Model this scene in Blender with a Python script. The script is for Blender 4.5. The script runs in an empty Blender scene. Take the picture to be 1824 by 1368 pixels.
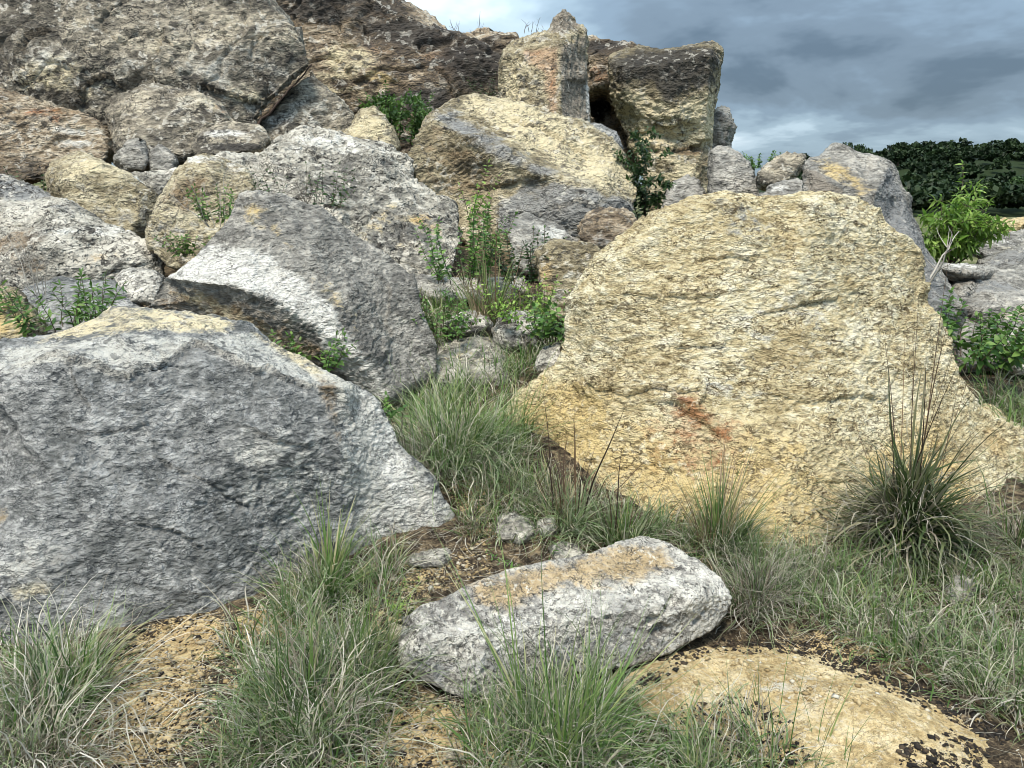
import bpy, math, random
import numpy as np
from mathutils import Vector, geometry

# ------------------------------------------------------------------ camera, sky, sun, exposure
SC = bpy.context.scene
C = SC.collection
W, H, F = 1824.0, 1368.0, 1327.0          # photograph size and focal length in its pixels
CAM = np.array((0.0, 0.0, 1.6))
PITCH = math.radians(12.9)
cam_data = bpy.data.cameras.new('camera')
cam_data.sensor_width = 36.0
cam_data.lens = 36.0 * F / W
cam_data.clip_start = 0.05
cam_data.clip_end = 3000.0
cam = bpy.data.objects.new('camera', cam_data)
cam.location = CAM
cam.rotation_euler = (math.radians(90) - PITCH, 0, 0)
C.objects.link(cam)
SC.camera = cam

SUN_EL, SUN_AZ = math.radians(64), math.radians(208)   # azimuth measured clockwise from +Y
world = bpy.data.worlds.new('World')
SC.world = world
world.use_nodes = True
SKY_STRENGTH = 0.12
SUN_STRENGTH = 1.5
EXPOSURE = 1.7

def build_world():
    nt = world.node_tree
    nt.nodes.clear()
    N, L = nt.nodes.new, nt.links.new
    out = N('ShaderNodeOutputWorld'); bg = N('ShaderNodeBackground')
    bg.inputs['Strength'].default_value = SKY_STRENGTH
    sky = N('ShaderNodeTexSky'); sky.sky_type = 'NISHITA'; sky.sun_disc = False
    sky.sun_elevation = SUN_EL; sky.sun_rotation = SUN_AZ
    sky.air_density = 1.2; sky.dust_density = 0.6
    tc = N('ShaderNodeTexCoord')
    sep = N('ShaderNodeSeparateXYZ'); L(tc.outputs['Generated'], sep.inputs[0])
    def m(op, a, b=None, c=None, clamp=False):
        n = N('ShaderNodeMath'); n.operation = op; n.use_clamp = clamp
        for i, v in enumerate((a, b, c)):
            if v is None: continue
            if isinstance(v, (int, float)): n.inputs[i].default_value = v
            else: L(v, n.inputs[i])
        return n.outputs[0]
    z = m('MAXIMUM', sep.outputs['Z'], 0.0)
    d = m('ADD', z, 0.24)
    comb = N('ShaderNodeCombineXYZ')
    L(m('DIVIDE', sep.outputs['X'], d), comb.inputs[0]); L(m('DIVIDE', sep.outputs['Y'], d), comb.inputs[1])
    mp = N('ShaderNodeMapping'); L(comb.outputs[0], mp.inputs[0])
    mp.inputs['Location'].default_value = (SKYX, SKYY, 0); mp.inputs['Scale'].default_value = (0.8, 0.85, 1)
    mp.inputs['Rotation'].default_value = (0, 0, math.radians(-25))
    def noise(scale, detail, rough, dist=0.0, off=0):
        n = N('ShaderNodeTexNoise'); L(mp.outputs[0], n.inputs['Vector'])
        n.inputs['Scale'].default_value = scale; n.inputs['Detail'].default_value = detail
        n.inputs['Roughness'].default_value = rough; n.inputs['Distortion'].default_value = dist
        return n.outputs[0]
    a = noise(0.6, 2, 0.5, 0.2); b = noise(2.0, 5, 0.56, 0.2)
    v = m('ADD', m('MULTIPLY', a, 0.5), m('MULTIPLY', b, 0.5))
    ramp = N('ShaderNodeValToRGB'); L(v, ramp.inputs[0])
    cr = ramp.color_ramp; cr.interpolation = 'EASE'
    cr.elements[0].position = 0.39; cr.elements[0].color = (0.088, 0.130, 0.178, 1)
    cr.elements[1].position = 0.63; cr.elements[1].color = (0.62, 0.73, 0.81, 1)
    for p, c in ((0.445, (0.145, 0.20, 0.26, 1)), (0.49, (0.19, 0.265, 0.345, 1)), (0.53, (0.28, 0.38, 0.465, 1)), (0.575, (0.43, 0.55, 0.64, 1))):
        e = cr.elements.new(p); e.color = c
    # an overcast dome is brighter towards the zenith
    zen = m('MULTIPLY_ADD', z, 3.0, 0.92)
    sc = N('ShaderNodeVectorMath'); sc.operation = 'SCALE'
    L(ramp.outputs[0], sc.inputs[0]); L(m('MULTIPLY', zen, 1.0 / SKY_STRENGTH / (2 ** EXPOSURE) * 1.02), sc.inputs['Scale'])
    mix = N('ShaderNodeMix'); mix.data_type = 'RGBA'
    mix.inputs[0].default_value = 0.97
    L(sky.outputs[0], mix.inputs[6]); L(sc.outputs[0], mix.inputs[7])
    L(mix.outputs[2], bg.inputs[0]); L(bg.outputs[0], out.inputs[0])
SKYX, SKYY = 3.1, 1.7
build_world()

sun_data = bpy.data.lights.new('sun', 'SUN')
sun_data.energy = SUN_STRENGTH
sun_data.angle = math.radians(22)
sun_data.color = (1.0, 0.92, 0.80)
sun = bpy.data.objects.new('sun', sun_data)
sd = Vector((math.sin(SUN_AZ) * math.cos(SUN_EL), math.cos(SUN_AZ) * math.cos(SUN_EL), math.sin(SUN_EL)))
sun.rotation_euler = (-sd).to_track_quat('-Z', 'Y').to_euler()
sun.location = (0, 0, 30)
C.objects.link(sun)

SC.view_settings.view_transform = 'Standard'
SC.view_settings.look = 'None'
SC.view_settings.gamma = 1.0
SC.view_settings.use_curve_mapping = False
SC.view_settings.exposure = EXPOSURE
SC.render.engine = 'CYCLES'
SC.cycles.use_denoising = True
SC.cycles.filter_width = 0.9
SC.cycles.max_bounces = 6
SC.cycles.diffuse_bounces = 3
SC.cycles.transmission_bounces = 3

# ------------------------------------------------------------------ helpers
RNG = np.random.default_rng(7)
FWD = np.array((0, math.cos(PITCH), -math.sin(PITCH)))
UP = np.array((0, math.sin(PITCH), math.cos(PITCH)))
RIGHT = np.array((1.0, 0, 0))

def ray(px, py):
    return FWD + (px - W / 2) / F * RIGHT + (H / 2 - py) / F * UP

def at(px, py, Y):
    d = ray(px, py)
    return CAM + d * (Y / d[1])

_pr = np.random.default_rng(11)
_perm = _pr.permutation(256).astype(np.int64)
_grad = _pr.normal(size=(256, 3)); _grad /= np.linalg.norm(_grad, axis=1)[:, None]
_grad = _grad.astype(np.float32)

def perlin(p):
    p = np.asarray(p, np.float32)
    i = np.floor(p).astype(np.int64)
    f = p - i
    u = f * f * f * (f * (f * 6 - 15) + 10)
    r = np.zeros(len(p), np.float32)
    for dx in (0, 1):
        wx = u[:, 0] if dx else 1 - u[:, 0]
        hx = _perm[(i[:, 0] + dx) & 255]
        for dy in (0, 1):
            wy = u[:, 1] if dy else 1 - u[:, 1]
            hy = _perm[(hx + i[:, 1] + dy) & 255]
            for dz in (0, 1):
                wz = u[:, 2] if dz else 1 - u[:, 2]
                g = _grad[_perm[(hy + i[:, 2] + dz) & 255]]
                dot = g[:, 0] * (f[:, 0] - dx) + g[:, 1] * (f[:, 1] - dy) + g[:, 2] * (f[:, 2] - dz)
                r += wx * wy * wz * dot
    return r * 1.5

def fbm(p, octaves=4, gain=0.5, lac=2.03):
    p = np.asarray(p, np.float32)
    r = np.zeros(len(p), np.float32); a = 1.0
    for k in range(octaves):
        r += a * perlin(p + k * 17.3); p = p * lac; a *= gain
    return r

def terrace(n, k):
    t = n * k
    fl = np.floor(t); fr = t - fl
    return (fl + np.clip((fr - 0.5) / 0.22 + 0.5, 0, 1)) / k

def smooth01(x):
    x = np.clip(x, 0, 1)
    return x * x * (3 - 2 * x)

def mesh_from(name, verts, faces):
    """verts (N,3); faces (M,k) index array, all faces with the same corner count"""
    verts = np.asarray(verts, np.float32); faces = np.asarray(faces, np.int32)
    me = bpy.data.meshes.new(name)
    k = faces.shape[1]
    me.vertices.add(len(verts)); me.vertices.foreach_set('co', verts.ravel())
    me.loops.add(faces.size); me.loops.foreach_set('vertex_index', faces.ravel())
    me.polygons.add(len(faces))
    me.polygons.foreach_set('loop_start', np.arange(0, faces.size, k, dtype=np.int32))
    me.update(calc_edges=True)
    return me

def add_attr(me, name, values, domain='POINT'):
    a = me.attributes.new(name, 'FLOAT', domain)
    a.data.foreach_set('value', np.asarray(values, np.float32))

def smooth_shade(me):
    me.polygons.foreach_set('use_smooth', np.ones(len(me.polygons), bool))

def link(name, me, mat=None, parent=None, loc=None):
    o = bpy.data.objects.new(name, me)
    if mat is not None and me is not None and not me.materials: me.materials.append(mat)
    C.objects.link(o)
    if loc is not None: o.location = loc
    if parent is not None: o.parent = parent
    return o

def tag(o, label=None, cat=None, group=None, kind=None):
    if label: o['label'] = label
    if cat: o['category'] = cat
    if group: o['group'] = group
    if kind: o['kind'] = kind
    return o

# ------------------------------------------------------------------ materials
class NB:
    def __init__(self, name):
        self.m = bpy.data.materials.new(name); self.m.use_nodes = True
        self.t = self.m.node_tree; self.t.nodes.clear()
        self.out = self.t.nodes.new('ShaderNodeOutputMaterial')
        self.bsdf = self.t.nodes.new('ShaderNodeBsdfPrincipled')
        self.t.links.new(self.bsdf.outputs[0], self.out.inputs[0])
    def n(self, t, **kw):
        x = self.t.nodes.new(t)
        for k, v in kw.items(): setattr(x, k, v)
        return x
    def L(self, a, b): self.t.links.new(a, b)
    def put(self, sock, v):
        if isinstance(v, (int, float)): sock.default_value = v
        elif isinstance(v, tuple): sock.default_value = v if len(v) == 4 or sock.type == 'VECTOR' else v + (1,)
        else: self.L(v, sock)
    def math(self, op, a, b=None, c=None, clamp=False):
        x = self.n('ShaderNodeMath', operation=op, use_clamp=clamp)
        for i, v in enumerate((a, b, c)):
            if v is not None: self.put(x.inputs[i], v)
        return x.outputs[0]
    def coord(self, scale=(1, 1, 1), rot=(0, 0, 0), loc=(0, 0, 0)):
        if not hasattr(self, '_tc'): self._tc = self.n('ShaderNodeTexCoord')
        mp = self.n('ShaderNodeMapping'); self.L(self._tc.outputs['Object'], mp.inputs[0])
        mp.inputs['Scale'].default_value = scale; mp.inputs['Rotation'].default_value = rot; mp.inputs['Location'].default_value = loc
        return mp.outputs[0]
    def noise(self, vec, scale, detail=3, rough=0.55, dist=0.0):
        x = self.n('ShaderNodeTexNoise'); self.L(vec, x.inputs['Vector'])
        x.inputs['Scale'].default_value = scale; x.inputs['Detail'].default_value = detail
        x.inputs['Roughness'].default_value = rough; x.inputs['Distortion'].default_value = dist
        return x.outputs[0]
    def voronoi(self, vec, scale, feature='F1'):
        x = self.n('ShaderNodeTexVoronoi', feature=feature); self.L(vec, x.inputs['Vector'])
        x.inputs['Scale'].default_value = scale
        return x.outputs['Distance']
    def step(self, v, lo, hi):
        x = self.n('ShaderNodeMapRange', interpolation_type='SMOOTHSTEP'); self.put(x.inputs[0], v)
        x.inputs[1].default_value = lo; x.inputs[2].default_value = hi
        return x.outputs[0]
    def mix(self, f, a, b, blend='MIX'):
        x = self.n('ShaderNodeMix', data_type='RGBA', blend_type=blend)
        self.put(x.inputs[0], f); self.put(x.inputs[6], a); self.put(x.inputs[7], b)
        return x.outputs[2]
    def ramp(self, v, stops):
        x = self.n('ShaderNodeValToRGB'); self.put(x.inputs[0], v)
        cr = x.color_ramp
        cr.elements[0].position, cr.elements[0].color = stops[0][0], stops[0][1] + (1,)
        cr.elements[1].position, cr.elements[1].color = stops[-1][0], stops[-1][1] + (1,)
        for p, c in stops[1:-1]:
            e = cr.elements.new(p); e.color = c + (1,)
        return x.outputs[0]
    def attr(self, name):
        x = self.n('ShaderNodeAttribute', attribute_name=name)
        return x.outputs['Fac']

ORDER = ['yellow', 'cream', 'pink', 'pale', 'grey', 'taupe', 'orange', 'brown', 'rust', 'white', 'black']
STAIN_AND_SHADING = {'pink': (0.46, 0.31, 0.20), 'taupe': (0.25, 0.22, 0.18), 'rust': (0.34, 0.135, 0.05), 'orange': (0.45, 0.31, 0.13), 'black': (0.035, 0.033, 0.032), 'white': (0.70, 0.69, 0.64),
         'yellow': (0.58, 0.44, 0.20), 'cream': (0.65, 0.565, 0.37), 'grey': (0.235, 0.24, 0.238), 'brown': (0.22, 0.155, 0.09), 'pale': (0.52, 0.51, 0.46)}

def rock_mat(name, ramp, mpp, stains_and_shading=(), layer=(1, 1, 2.0), rot=(0, 0, 0), dark=0.55, light=0.35, darkcol=(0.045, 0.042, 0.038), lightcol=(0.66, 0.63, 0.55),
             bump=1.0, fleck=19.0, pits=0.0, seed=0.0, rough=0.92):
    """ramp: 4 colours from dark to light; mpp: metres per photograph pixel at the rock"""
    b = NB(name)
    px = 1.0 / mpp
    iso = b.coord(loc=(seed * 3.7, seed * 1.9, seed))
    lay = b.coord(scale=layer, rot=rot, loc=(seed, seed * 2.3, seed * 1.1))
    big = b.noise(iso, px / 190, 4, 0.6, 0.6)
    mid = b.noise(lay, px / 46, 5, 0.62, 0.5)
    fine = b.noise(lay, px / fleck, 4, 0.65, 0.4)
    v = b.math('ADD', b.math('MULTIPLY', big, 0.5), b.math('MULTIPLY', mid, 0.5))
    v = b.math('ADD', v, b.math('MULTIPLY_ADD', fine, 0.46, -0.23))
    col = b.ramp(v, [(0.385, ramp[0]), (0.47, ramp[1]), (0.535, ramp[2]), (0.62, ramp[3])])
    for ch in sorted(stains_and_shading, key=ORDER.index):
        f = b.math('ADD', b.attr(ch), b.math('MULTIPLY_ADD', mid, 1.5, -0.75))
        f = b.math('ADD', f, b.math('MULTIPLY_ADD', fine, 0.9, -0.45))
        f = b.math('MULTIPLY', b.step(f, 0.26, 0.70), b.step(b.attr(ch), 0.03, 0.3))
        col = b.mix(b.math('MULTIPLY', f, {'rust': 0.8, 'orange': 0.7, 'pink': 0.75}.get(ch, 0.9)), col, STAIN_AND_SHADING[ch])
    # lichen flecks; the dark ones also put crevice shade into the colour
    f1 = b.noise(lay, px / (fleck * 1.15), 3, 0.7, 0.9)
    f2 = b.noise(iso, px / (fleck * 0.8), 3, 0.6, 0.3)
    gate = b.step(b.noise(iso, px / 90, 3, 0.6), 0.36, 0.66)
    gate2 = b.step(b.noise(iso, px / 70, 3, 0.6, 0.5), 0.60, 0.40)
    dk = b.math('MULTIPLY', b.step(f1, 0.535, 0.605), b.math('MULTIPLY_ADD', gate, 0.65 * dark, 0.35 * dark), clamp=True)
    col = b.mix(dk, col, darkcol)
    lt = b.math('MULTIPLY', b.step(f2, 0.55, 0.62), b.math('MULTIPLY_ADD', gate2, 0.7 * light, 0.3 * light), clamp=True)
    col = b.mix(lt, col, lightcol)
    # hairline cracks, their shade put in as dark colour
    n3 = b.noise(lay, px / 30, 3, 0.6, 0.8)
    line = b.step(b.math('ABSOLUTE', b.math('SUBTRACT', n3, 0.5)), 0.022, 0.004)
    n4 = b.noise(lay, px / 17, 2, 0.6, 0.6)
    line = b.math('MAXIMUM', line, b.math('MULTIPLY', b.step(b.math('ABSOLUTE', b.math('SUBTRACT', n4, 0.47)), 0.03, 0.005), 0.75))
    gate3 = b.math('MULTIPLY_ADD', b.step(b.noise(iso, px / 55, 2, 0.5), 0.36, 0.60), 0.8, 0.2)
    col = b.mix(b.math('MULTIPLY', b.math('MULTIPLY', line, gate3), min(1.0, dark * 1.1)), col, darkcol)
    b.L(col, b.bsdf.inputs['Base Color'])
    b.bsdf.inputs['Roughness'].default_value = rough
    b.bsdf.inputs['Specular IOR Level'].default_value = 0.25
    h = b.math('ADD', b.math('MULTIPLY', fine, 0.6), b.math('MULTIPLY', b.noise(lay, px / 6.0, 2, 0.6), 0.30))
    h = b.math('ADD', h, b.math('MULTIPLY', b.noise(lay, px / 34, 3, 0.6, 0.7), 0.6))
    if pits:
        vo = b.voronoi(iso, px / 15)
        h = b.math('SUBTRACT', h, b.math('MULTIPLY', b.step(vo, 0.32, 0.16), pits))
    bp = b.n('ShaderNodeBump'); bp.inputs['Strength'].default_value = bump; bp.inputs['Distance'].default_value = mpp * 16
    b.L(h, bp.inputs['Height']); b.L(bp.outputs[0], b.bsdf.inputs['Normal'])
    return b.m

# ------------------------------------------------------------------ terrain
def ground_z(x, y):
    x = np.asarray(x, float); y = np.asarray(y, float)
    az = x / (np.maximum(y, 0) + 0.8)
    s = 0.24 - 0.14 * smooth01((az - 0.02) / 0.22) - 0.045 * smooth01((az - 0.24) / 0.16)
    rise = np.maximum(y - 2.9, 0)
    rise = np.where(y > 2.5, np.sqrt((np.maximum(y, 2.5) - 2.9) ** 2 + 0.16) * 0.5 + (np.maximum(y, 2.5) - 2.9) * 0.5, 0.1)
    top = 4.2 - 3.0 * smooth01((az - 0.02) / 0.3)
    z = top * (1 - np.exp(-s * rise / top))
    z = z + 0.05 * np.sin(x * 1.7 + 0.6) * np.cos(y * 1.3) * np.exp(-y / 15)
    # the wooded hill far away
    far = smooth01((y - 110) / 60)
    hill = 11.5 * np.exp(-((x - 105 - (y - 180) * 0.4) / 62) ** 2) + 11.0 * np.exp(-((x - 205 - (y - 180) * 0.4) / 48) ** 2)
    return z + far * hill

def ground_at(px, py, lo=1.2, hi=400.0):
    d = ray(px, py); d = d / d[1]
    ys = np.geomspace(lo, hi, 1500)
    P = CAM[None] + d[None] * ys[:, None]
    below = np.nonzero(P[:, 2] < ground_z(P[:, 0], P[:, 1]))[0]
    k = below[0] if len(below) else len(ys) - 1
    return P[k]

# ------------------------------------------------------------------ rocks
ROCKS = {}
def poly_inside(pt, poly):
    x, y = pt; c = False; n = len(poly)
    for i in range(n):
        x1, y1 = poly[i]; x2, y2 = poly[i - 1]
        if (y1 > y) != (y2 > y) and x < (x2 - x1) * (y - y1) / (y2 - y1) + x1: c = not c
    return c

def make_rock(name, label, cat, outline, mat, P=None, inner=None, ridges=(), rim=0.25, inset=0.22, thick=0.6, vox=2.6, soft=3,
              form=1.0, flake=1.0, fine=1.0, layer=(1, 1, 2.2), tilt=0.0, stains_and_shading=(), pits=(), seed=0.0, group=None, crack=0.0, sc=1.0, shrink=0.72, ledge=0.8, facet=1.0, fseed=5, seams=()):
    """outline: silhouette points (px, py[, Y]) with their own distance Y; inner: surface points; the body is closed behind at its own thickness"""
    def Yp(p):
        if len(p) > 2: return p[2]
        x0, y0, Y0, gx, gy = P
        return Y0 + gx * (p[0] - x0) / 100 + gy * (y0 - p[1]) / 100
    n = len(outline)
    o2 = [(p[0], p[1]) for p in outline]
    cx = sum(p[0] for p in o2) / n; cy = sum(p[1] for p in o2) / n
    ysz = max(p[1] for p in o2) - min(p[1] for p in o2); xsz = max(p[0] for p in o2) - min(p[0] for p in o2)
    pts, Ys = [], []
    if inner is None:
        for p in outline: pts.append(o2[len(pts)]); Ys.append(Yp(p) + (rim if len(p) < 3 else 0))
        for p in outline:
            q = (p[0] + (cx - p[0]) * inset, p[1] + (cy - p[1]) * inset)
            pts.append(q); Ys.append(Yp((q[0], q[1]) if len(p) < 3 else (q[0], q[1], p[2] - rim)))
        if P is not None: pts.append((cx, cy)); Ys.append(Yp((cx, cy)) - rim * 0.25)
    else:
        for p in outline: pts.append((p[0], p[1])); Ys.append(Yp(p))
        for p in inner: pts.append((p[0], p[1])); Ys.append(Yp(p))
    edges = [(i, (i + 1) % n) for i in range(n)] + [(a + n, b + n) for a, b in ridges]
    V2, E2, F2, ov, oe, of = geometry.delaunay_2d_cdt([Vector(p) for p in pts], edges, [], 0, 1e-4)
    Yv = []
    for k, v in enumerate(V2):
        src = ov[k]
        if src: Yv.append(Ys[src[0]])
        else:
            dd = sorted((((v[0] - p[0]) ** 2 + (v[1] - p[1]) ** 2), y) for p, y in zip(pts, Ys))[:3]
            w = [1 / (d + 1e-3) for d, _ in dd]; Yv.append(sum(a * y for a, (_, y) in zip(w, dd)) / sum(w))
    tris = [t for t in F2 if poly_inside((sum(V2[i][0] for i in t) / 3, sum(V2[i][1] for i in t) / 3), o2)]
    front = [at(v[0], v[1], y) for v, y in zip(V2, Yv)]
    oidx = {}
    for k, src in enumerate(ov):
        for s_ in src:
            if s_ < n: oidx[s_] = k
    ymean = float(np.mean(Ys)); mpp = ymean / F
    verts = list(front); back = []
    for i, p in enumerate(outline):
        q = (p[0] + (cx - p[0]) * (1 - shrink) * 0.5, p[1] + (cy - p[1]) * (1 - shrink) * 0.5)
        back.append(len(verts)); verts.append(at(q[0], q[1], Ys[i] + thick * 0.55))
    back2 = []
    for i, p in enumerate(outline):
        q = (p[0] + (cx - p[0]) * (1 - shrink * 0.8), p[1] + (cy - p[1]) * (1 - shrink * 0.8))
        back2.append(len(verts)); verts.append(at(q[0], q[1], ymean + thick * 1.0 + (Ys[i] - ymean) * 0.5))
    cb = len(verts); verts.append(at(cx, cy, ymean + thick * 1.15))
    faces = [tuple(t) for t in tris]
    for i in range(n):
        j = (i + 1) % n
        faces += [(oidx[i], oidx[j], back[j], back[i]), (back[i], back[j], back2[j], back2[i]), (back2[i], back2[j], cb)]
    base = Vector(np.mean([v for v in front], axis=0)); base.z = min(v[2] for v in front)
    me = bpy.data.meshes.new('tmp')
    me.from_pydata([tuple(v) for v in verts], [], faces)
    tmp = bpy.data.objects.new('tmp', me); C.objects.link(tmp)
    rm = tmp.modifiers.new('remesh', 'REMESH'); rm.mode = 'VOXEL'; rm.voxel_size = mpp * vox; rm.adaptivity = 0
    dg = bpy.context.evaluated_depsgraph_get()
    nm = bpy.data.meshes.new_from_object(tmp.evaluated_get(dg))
    bpy.data.objects.remove(tmp); bpy.data.meshes.remove(me)
    N = len(nm.vertices)
    co = np.empty(N * 3, np.float32); nm.vertices.foreach_get('co', co); co = co.reshape(-1, 3)
    if True:   # thin out the side that faces away, into a coarse but closed surface
        nr = np.empty(N * 3, np.float32); nm.vertex_normals.foreach_get('vector', nr); nr = nr.reshape(-1, 3)
        vw = co - CAM.astype(np.float32); vw /= np.linalg.norm(vw, axis=1)[:, None]
        back_ = np.einsum('ij,ij->i', vw, nr) > 0.20
        ls = np.empty(len(nm.loops), np.int32); nm.loops.foreach_get('vertex_index', ls)
        lt = np.empty(len(nm.polygons), np.int32); nm.polygons.foreach_get('loop_total', lt)
        qd = ls.reshape(-1, 4) if (lt == 4).all() else None
        if qd is not None:
            cell = np.floor((co - co.min(0)) / (mpp * vox * 6)).astype(np.int64)
            key = np.where(back_, (cell[:, 0] * 4096 + cell[:, 1]) * 4096 + cell[:, 2], -1 - np.arange(N))
            u_, inv = np.unique(key, return_inverse=True)
            cnt = np.bincount(inv).astype(np.float32)
            co = np.stack([np.bincount(inv, co[:, k]) / cnt for k in range(3)], 1).astype(np.float32)
            qd = inv[qd]
            tr = np.concatenate([qd[:, [0, 1, 2]], qd[:, [0, 2, 3]]])
            tr = tr[(tr[:, 0] != tr[:, 1]) & (tr[:, 1] != tr[:, 2]) & (tr[:, 0] != tr[:, 2])]
            lab = np.arange(len(co))                                  # keep the one connected body
            e_ = np.concatenate([tr[:, [0, 1]], tr[:, [1, 2]]])
            for _ in range(60):
                old = lab
                lo_ = np.minimum(lab[e_[:, 0]], lab[e_[:, 1]])
                lab = lab.copy(); np.minimum.at(lab, lab[e_[:, 0]], lo_); np.minimum.at(lab, lab[e_[:, 1]], lo_)
                lab = lab[lab]; lab = lab[lab]
                if (lab == old).all(): break
            main = np.bincount(lab[tr[:, 0]]).argmax()
            tr = tr[lab[tr[:, 0]] == main]
            used, tr = np.unique(tr, return_inverse=True); tr = tr.reshape(-1, 3); co = co[used]
            bpy.data.meshes.remove(nm)
            nm = mesh_from('tmp', co, tr); N = len(co)
    ed = np.empty(len(nm.edges) * 2, np.int32); nm.edges.foreach_get('vertices', ed); ed = ed.reshape(-1, 2)
    deg = np.bincount(ed.ravel(), minlength=N).astype(np.float32)[:, None] + 1e-6
    def lap(a):
        s = np.empty_like(a)
        for k in range(a.shape[1]):
            s[:, k] = np.bincount(ed[:, 0], a[ed[:, 1], k], N) + np.bincount(ed[:, 1], a[ed[:, 0], k], N)
        return s / deg
    for _ in range(soft): co = co * 0.4 + lap(co) * 0.6
    def setco():
        nm.vertices.foreach_set('co', np.ascontiguousarray(co, np.float32).ravel()); nm.update()
        nr = np.empty(N * 3, np.float32); nm.vertex_normals.foreach_get('vector', nr)
        return nr.reshape(-1, 3)
    nr = setco()
    # relief: broad form, then broken layers with sharp steps, then grain
    size = mpp * (xsz * ysz) ** 0.5
    vw = co - CAM.astype(np.float32); vw /= np.linalg.norm(vw, axis=1)[:, None]
    facing = np.einsum('ij,ij->i', vw, nr)                                   # the buried back needs no fine relief
    sel = np.nonzero(facing < 0.5)[0]
    q = co[sel] + seed * 5.1
    if tilt:
        c_, s_ = math.cos(tilt), math.sin(tilt)
        ql = np.stack([q[:, 0] * c_ - q[:, 2] * s_, q[:, 1], q[:, 0] * s_ + q[:, 2] * c_], 1)
    else: ql = q
    ql = ql * np.array(layer, np.float32)
    d = form * 0.020 * size * fbm(q / (0.42 * size), 3)
    if facet and len(sel) > 50:
        # conchoidal fracture: shallow scoops that meet in crisp crests
        sp = mpp * 135
        rs = np.random.default_rng(int(seed * 100) + fseed)
        ns = int(np.clip(3.2 * xsz * ysz / 135 ** 2, 6, 90))
        S = q[(rs.uniform(0, 1, ns) * (len(q) - 1)).astype(int)]
        G = rs.normal(0, 0.13, (ns, 3)).astype(np.float32); c0_ = rs.normal(0, 0.035 * sp, ns).astype(np.float32)
        qw = q + (0.18 * sp) * np.stack([perlin(q / (sp * 0.55) + k * 7.7) for k in range(3)], 1)
        best = np.full(len(q), 1e9, np.float32)
        for m_ in range(ns):
            dv = qw - S[m_]
            best = np.minimum(best, c0_[m_] + dv @ G[m_] + np.einsum('ij,ij->i', dv, dv) / (2 * sp * 3.2))
        d += facet * (best - np.median(best)) * 0.9
    rough_ = 0.35 + 1.0 * smooth01(0.5 + 0.9 * fbm(q / (mpp * 150), 2))      # some areas smoother, some broken
    warp = fbm(ql / (mpp * 60 * sc), 2)[:, None] * 0.35
    n1 = fbm(ql / (mpp * 58 * sc) + warp, 4, 0.55)
    d += flake * rough_ * mpp * 2.4 * terrace(n1, 4.0)
    n2 = fbm(ql / (mpp * 14 * sc) + warp * 2, 2, 0.6)
    d += flake * rough_ * mpp * 2.6 * terrace(n2, 2.4)
    d += fine * mpp * 2.0 * perlin(ql / (mpp * 8.5))
    # a few long thin broken ledges along the bedding
    lz = ql[:, 2] / layer[2] / (mpp * 150) + 0.55 * fbm(q / (mpp * 170) + 9.1, 3)
    fr = lz - np.floor(lz)
    d += ledge * mpp * 9.0 * (fr ** 3) * smooth01(0.35 + 1.6 * fbm(q / (mpp * 110) + 4.4, 2))
    if crack:
        r1 = np.abs(fbm(q / (mpp * 120) + 3.3, 2))
        d -= crack * mpp * 9 * np.exp(-(r1 / 0.03) ** 2)
    d *= smooth01((0.5 - facing[sel]) / 0.2)
    full = np.zeros(N, np.float32); full[sel] = d; d = full
    vd = (co - CAM) @ FWD
    for (hx, hy, hr, hd) in pits:
        near_ = np.nonzero(np.hypot(W / 2 + F * (co[:, 0] - CAM[0]) / vd - hx, H / 2 - F * ((co - CAM) @ UP) / vd - hy) < 6)[0]
        if not len(near_): continue
        c0 = co[near_[np.argmin(vd[near_])]]
        dist = np.linalg.norm((co - c0) * np.array((1, 0.6, 1.25)), axis=1) / (hr * mpp) * (1 + 0.35 * perlin(co / (hr * mpp * 1.1)))
        d -= hd * mpp * smooth01(1.35 - dist)
    if seams:
        # drawn fracture lines: the rock above stands proud and breaks off sharply along the line
        ux = W / 2 + F * (co[:, 0] - CAM[0]) / vd; uy = H / 2 - F * ((co - CAM) @ UP) / vd
        wob = 5 * perlin(co / (mpp * 26)) + 3 * perlin(co / (mpp * 9))
        for poly, amp in seams:
            dmin = np.full(N, 1e9, np.float32); sgn = np.zeros(N, np.float32); tt = np.zeros(N, np.float32)
            nseg = len(poly) - 1
            for k in range(nseg):
                (x1, y1), (x2, y2) = poly[k], poly[k + 1]
                dx, dy = x2 - x1, y2 - y1; L_ = math.hypot(dx, dy)
                t_ = np.clip(((ux - x1) * dx + (uy - y1) * dy) / L_ ** 2, 0, 1)
                dd = np.hypot(ux - x1 - t_ * dx, uy - y1 - t_ * dy)
                side = ((ux - x1) * dy - (uy - y1) * dx) / L_
                m = dd < dmin
                dmin = np.where(m, dd, dmin); sgn = np.where(m, side, sgn); tt = np.where(m, (k + t_) / nseg, tt)
            s_ = np.where(np.abs(sgn) < dmin * 0.98, np.sign(sgn) * dmin, sgn) + wob
            fade = smooth01(np.minimum(tt, 1 - tt) * 6) * (facing < 0.2)
            d += amp * mpp * fade * (np.where(s_ > 0, np.exp(-s_ / 34), 0) - 0.7 * np.exp(-(np.minimum(s_, 0) / 6) ** 2) * (s_ <= 0))
    co = co + nr * d[:, None]
    setco()
    smooth_shade(nm)
    groups = {}
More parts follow.
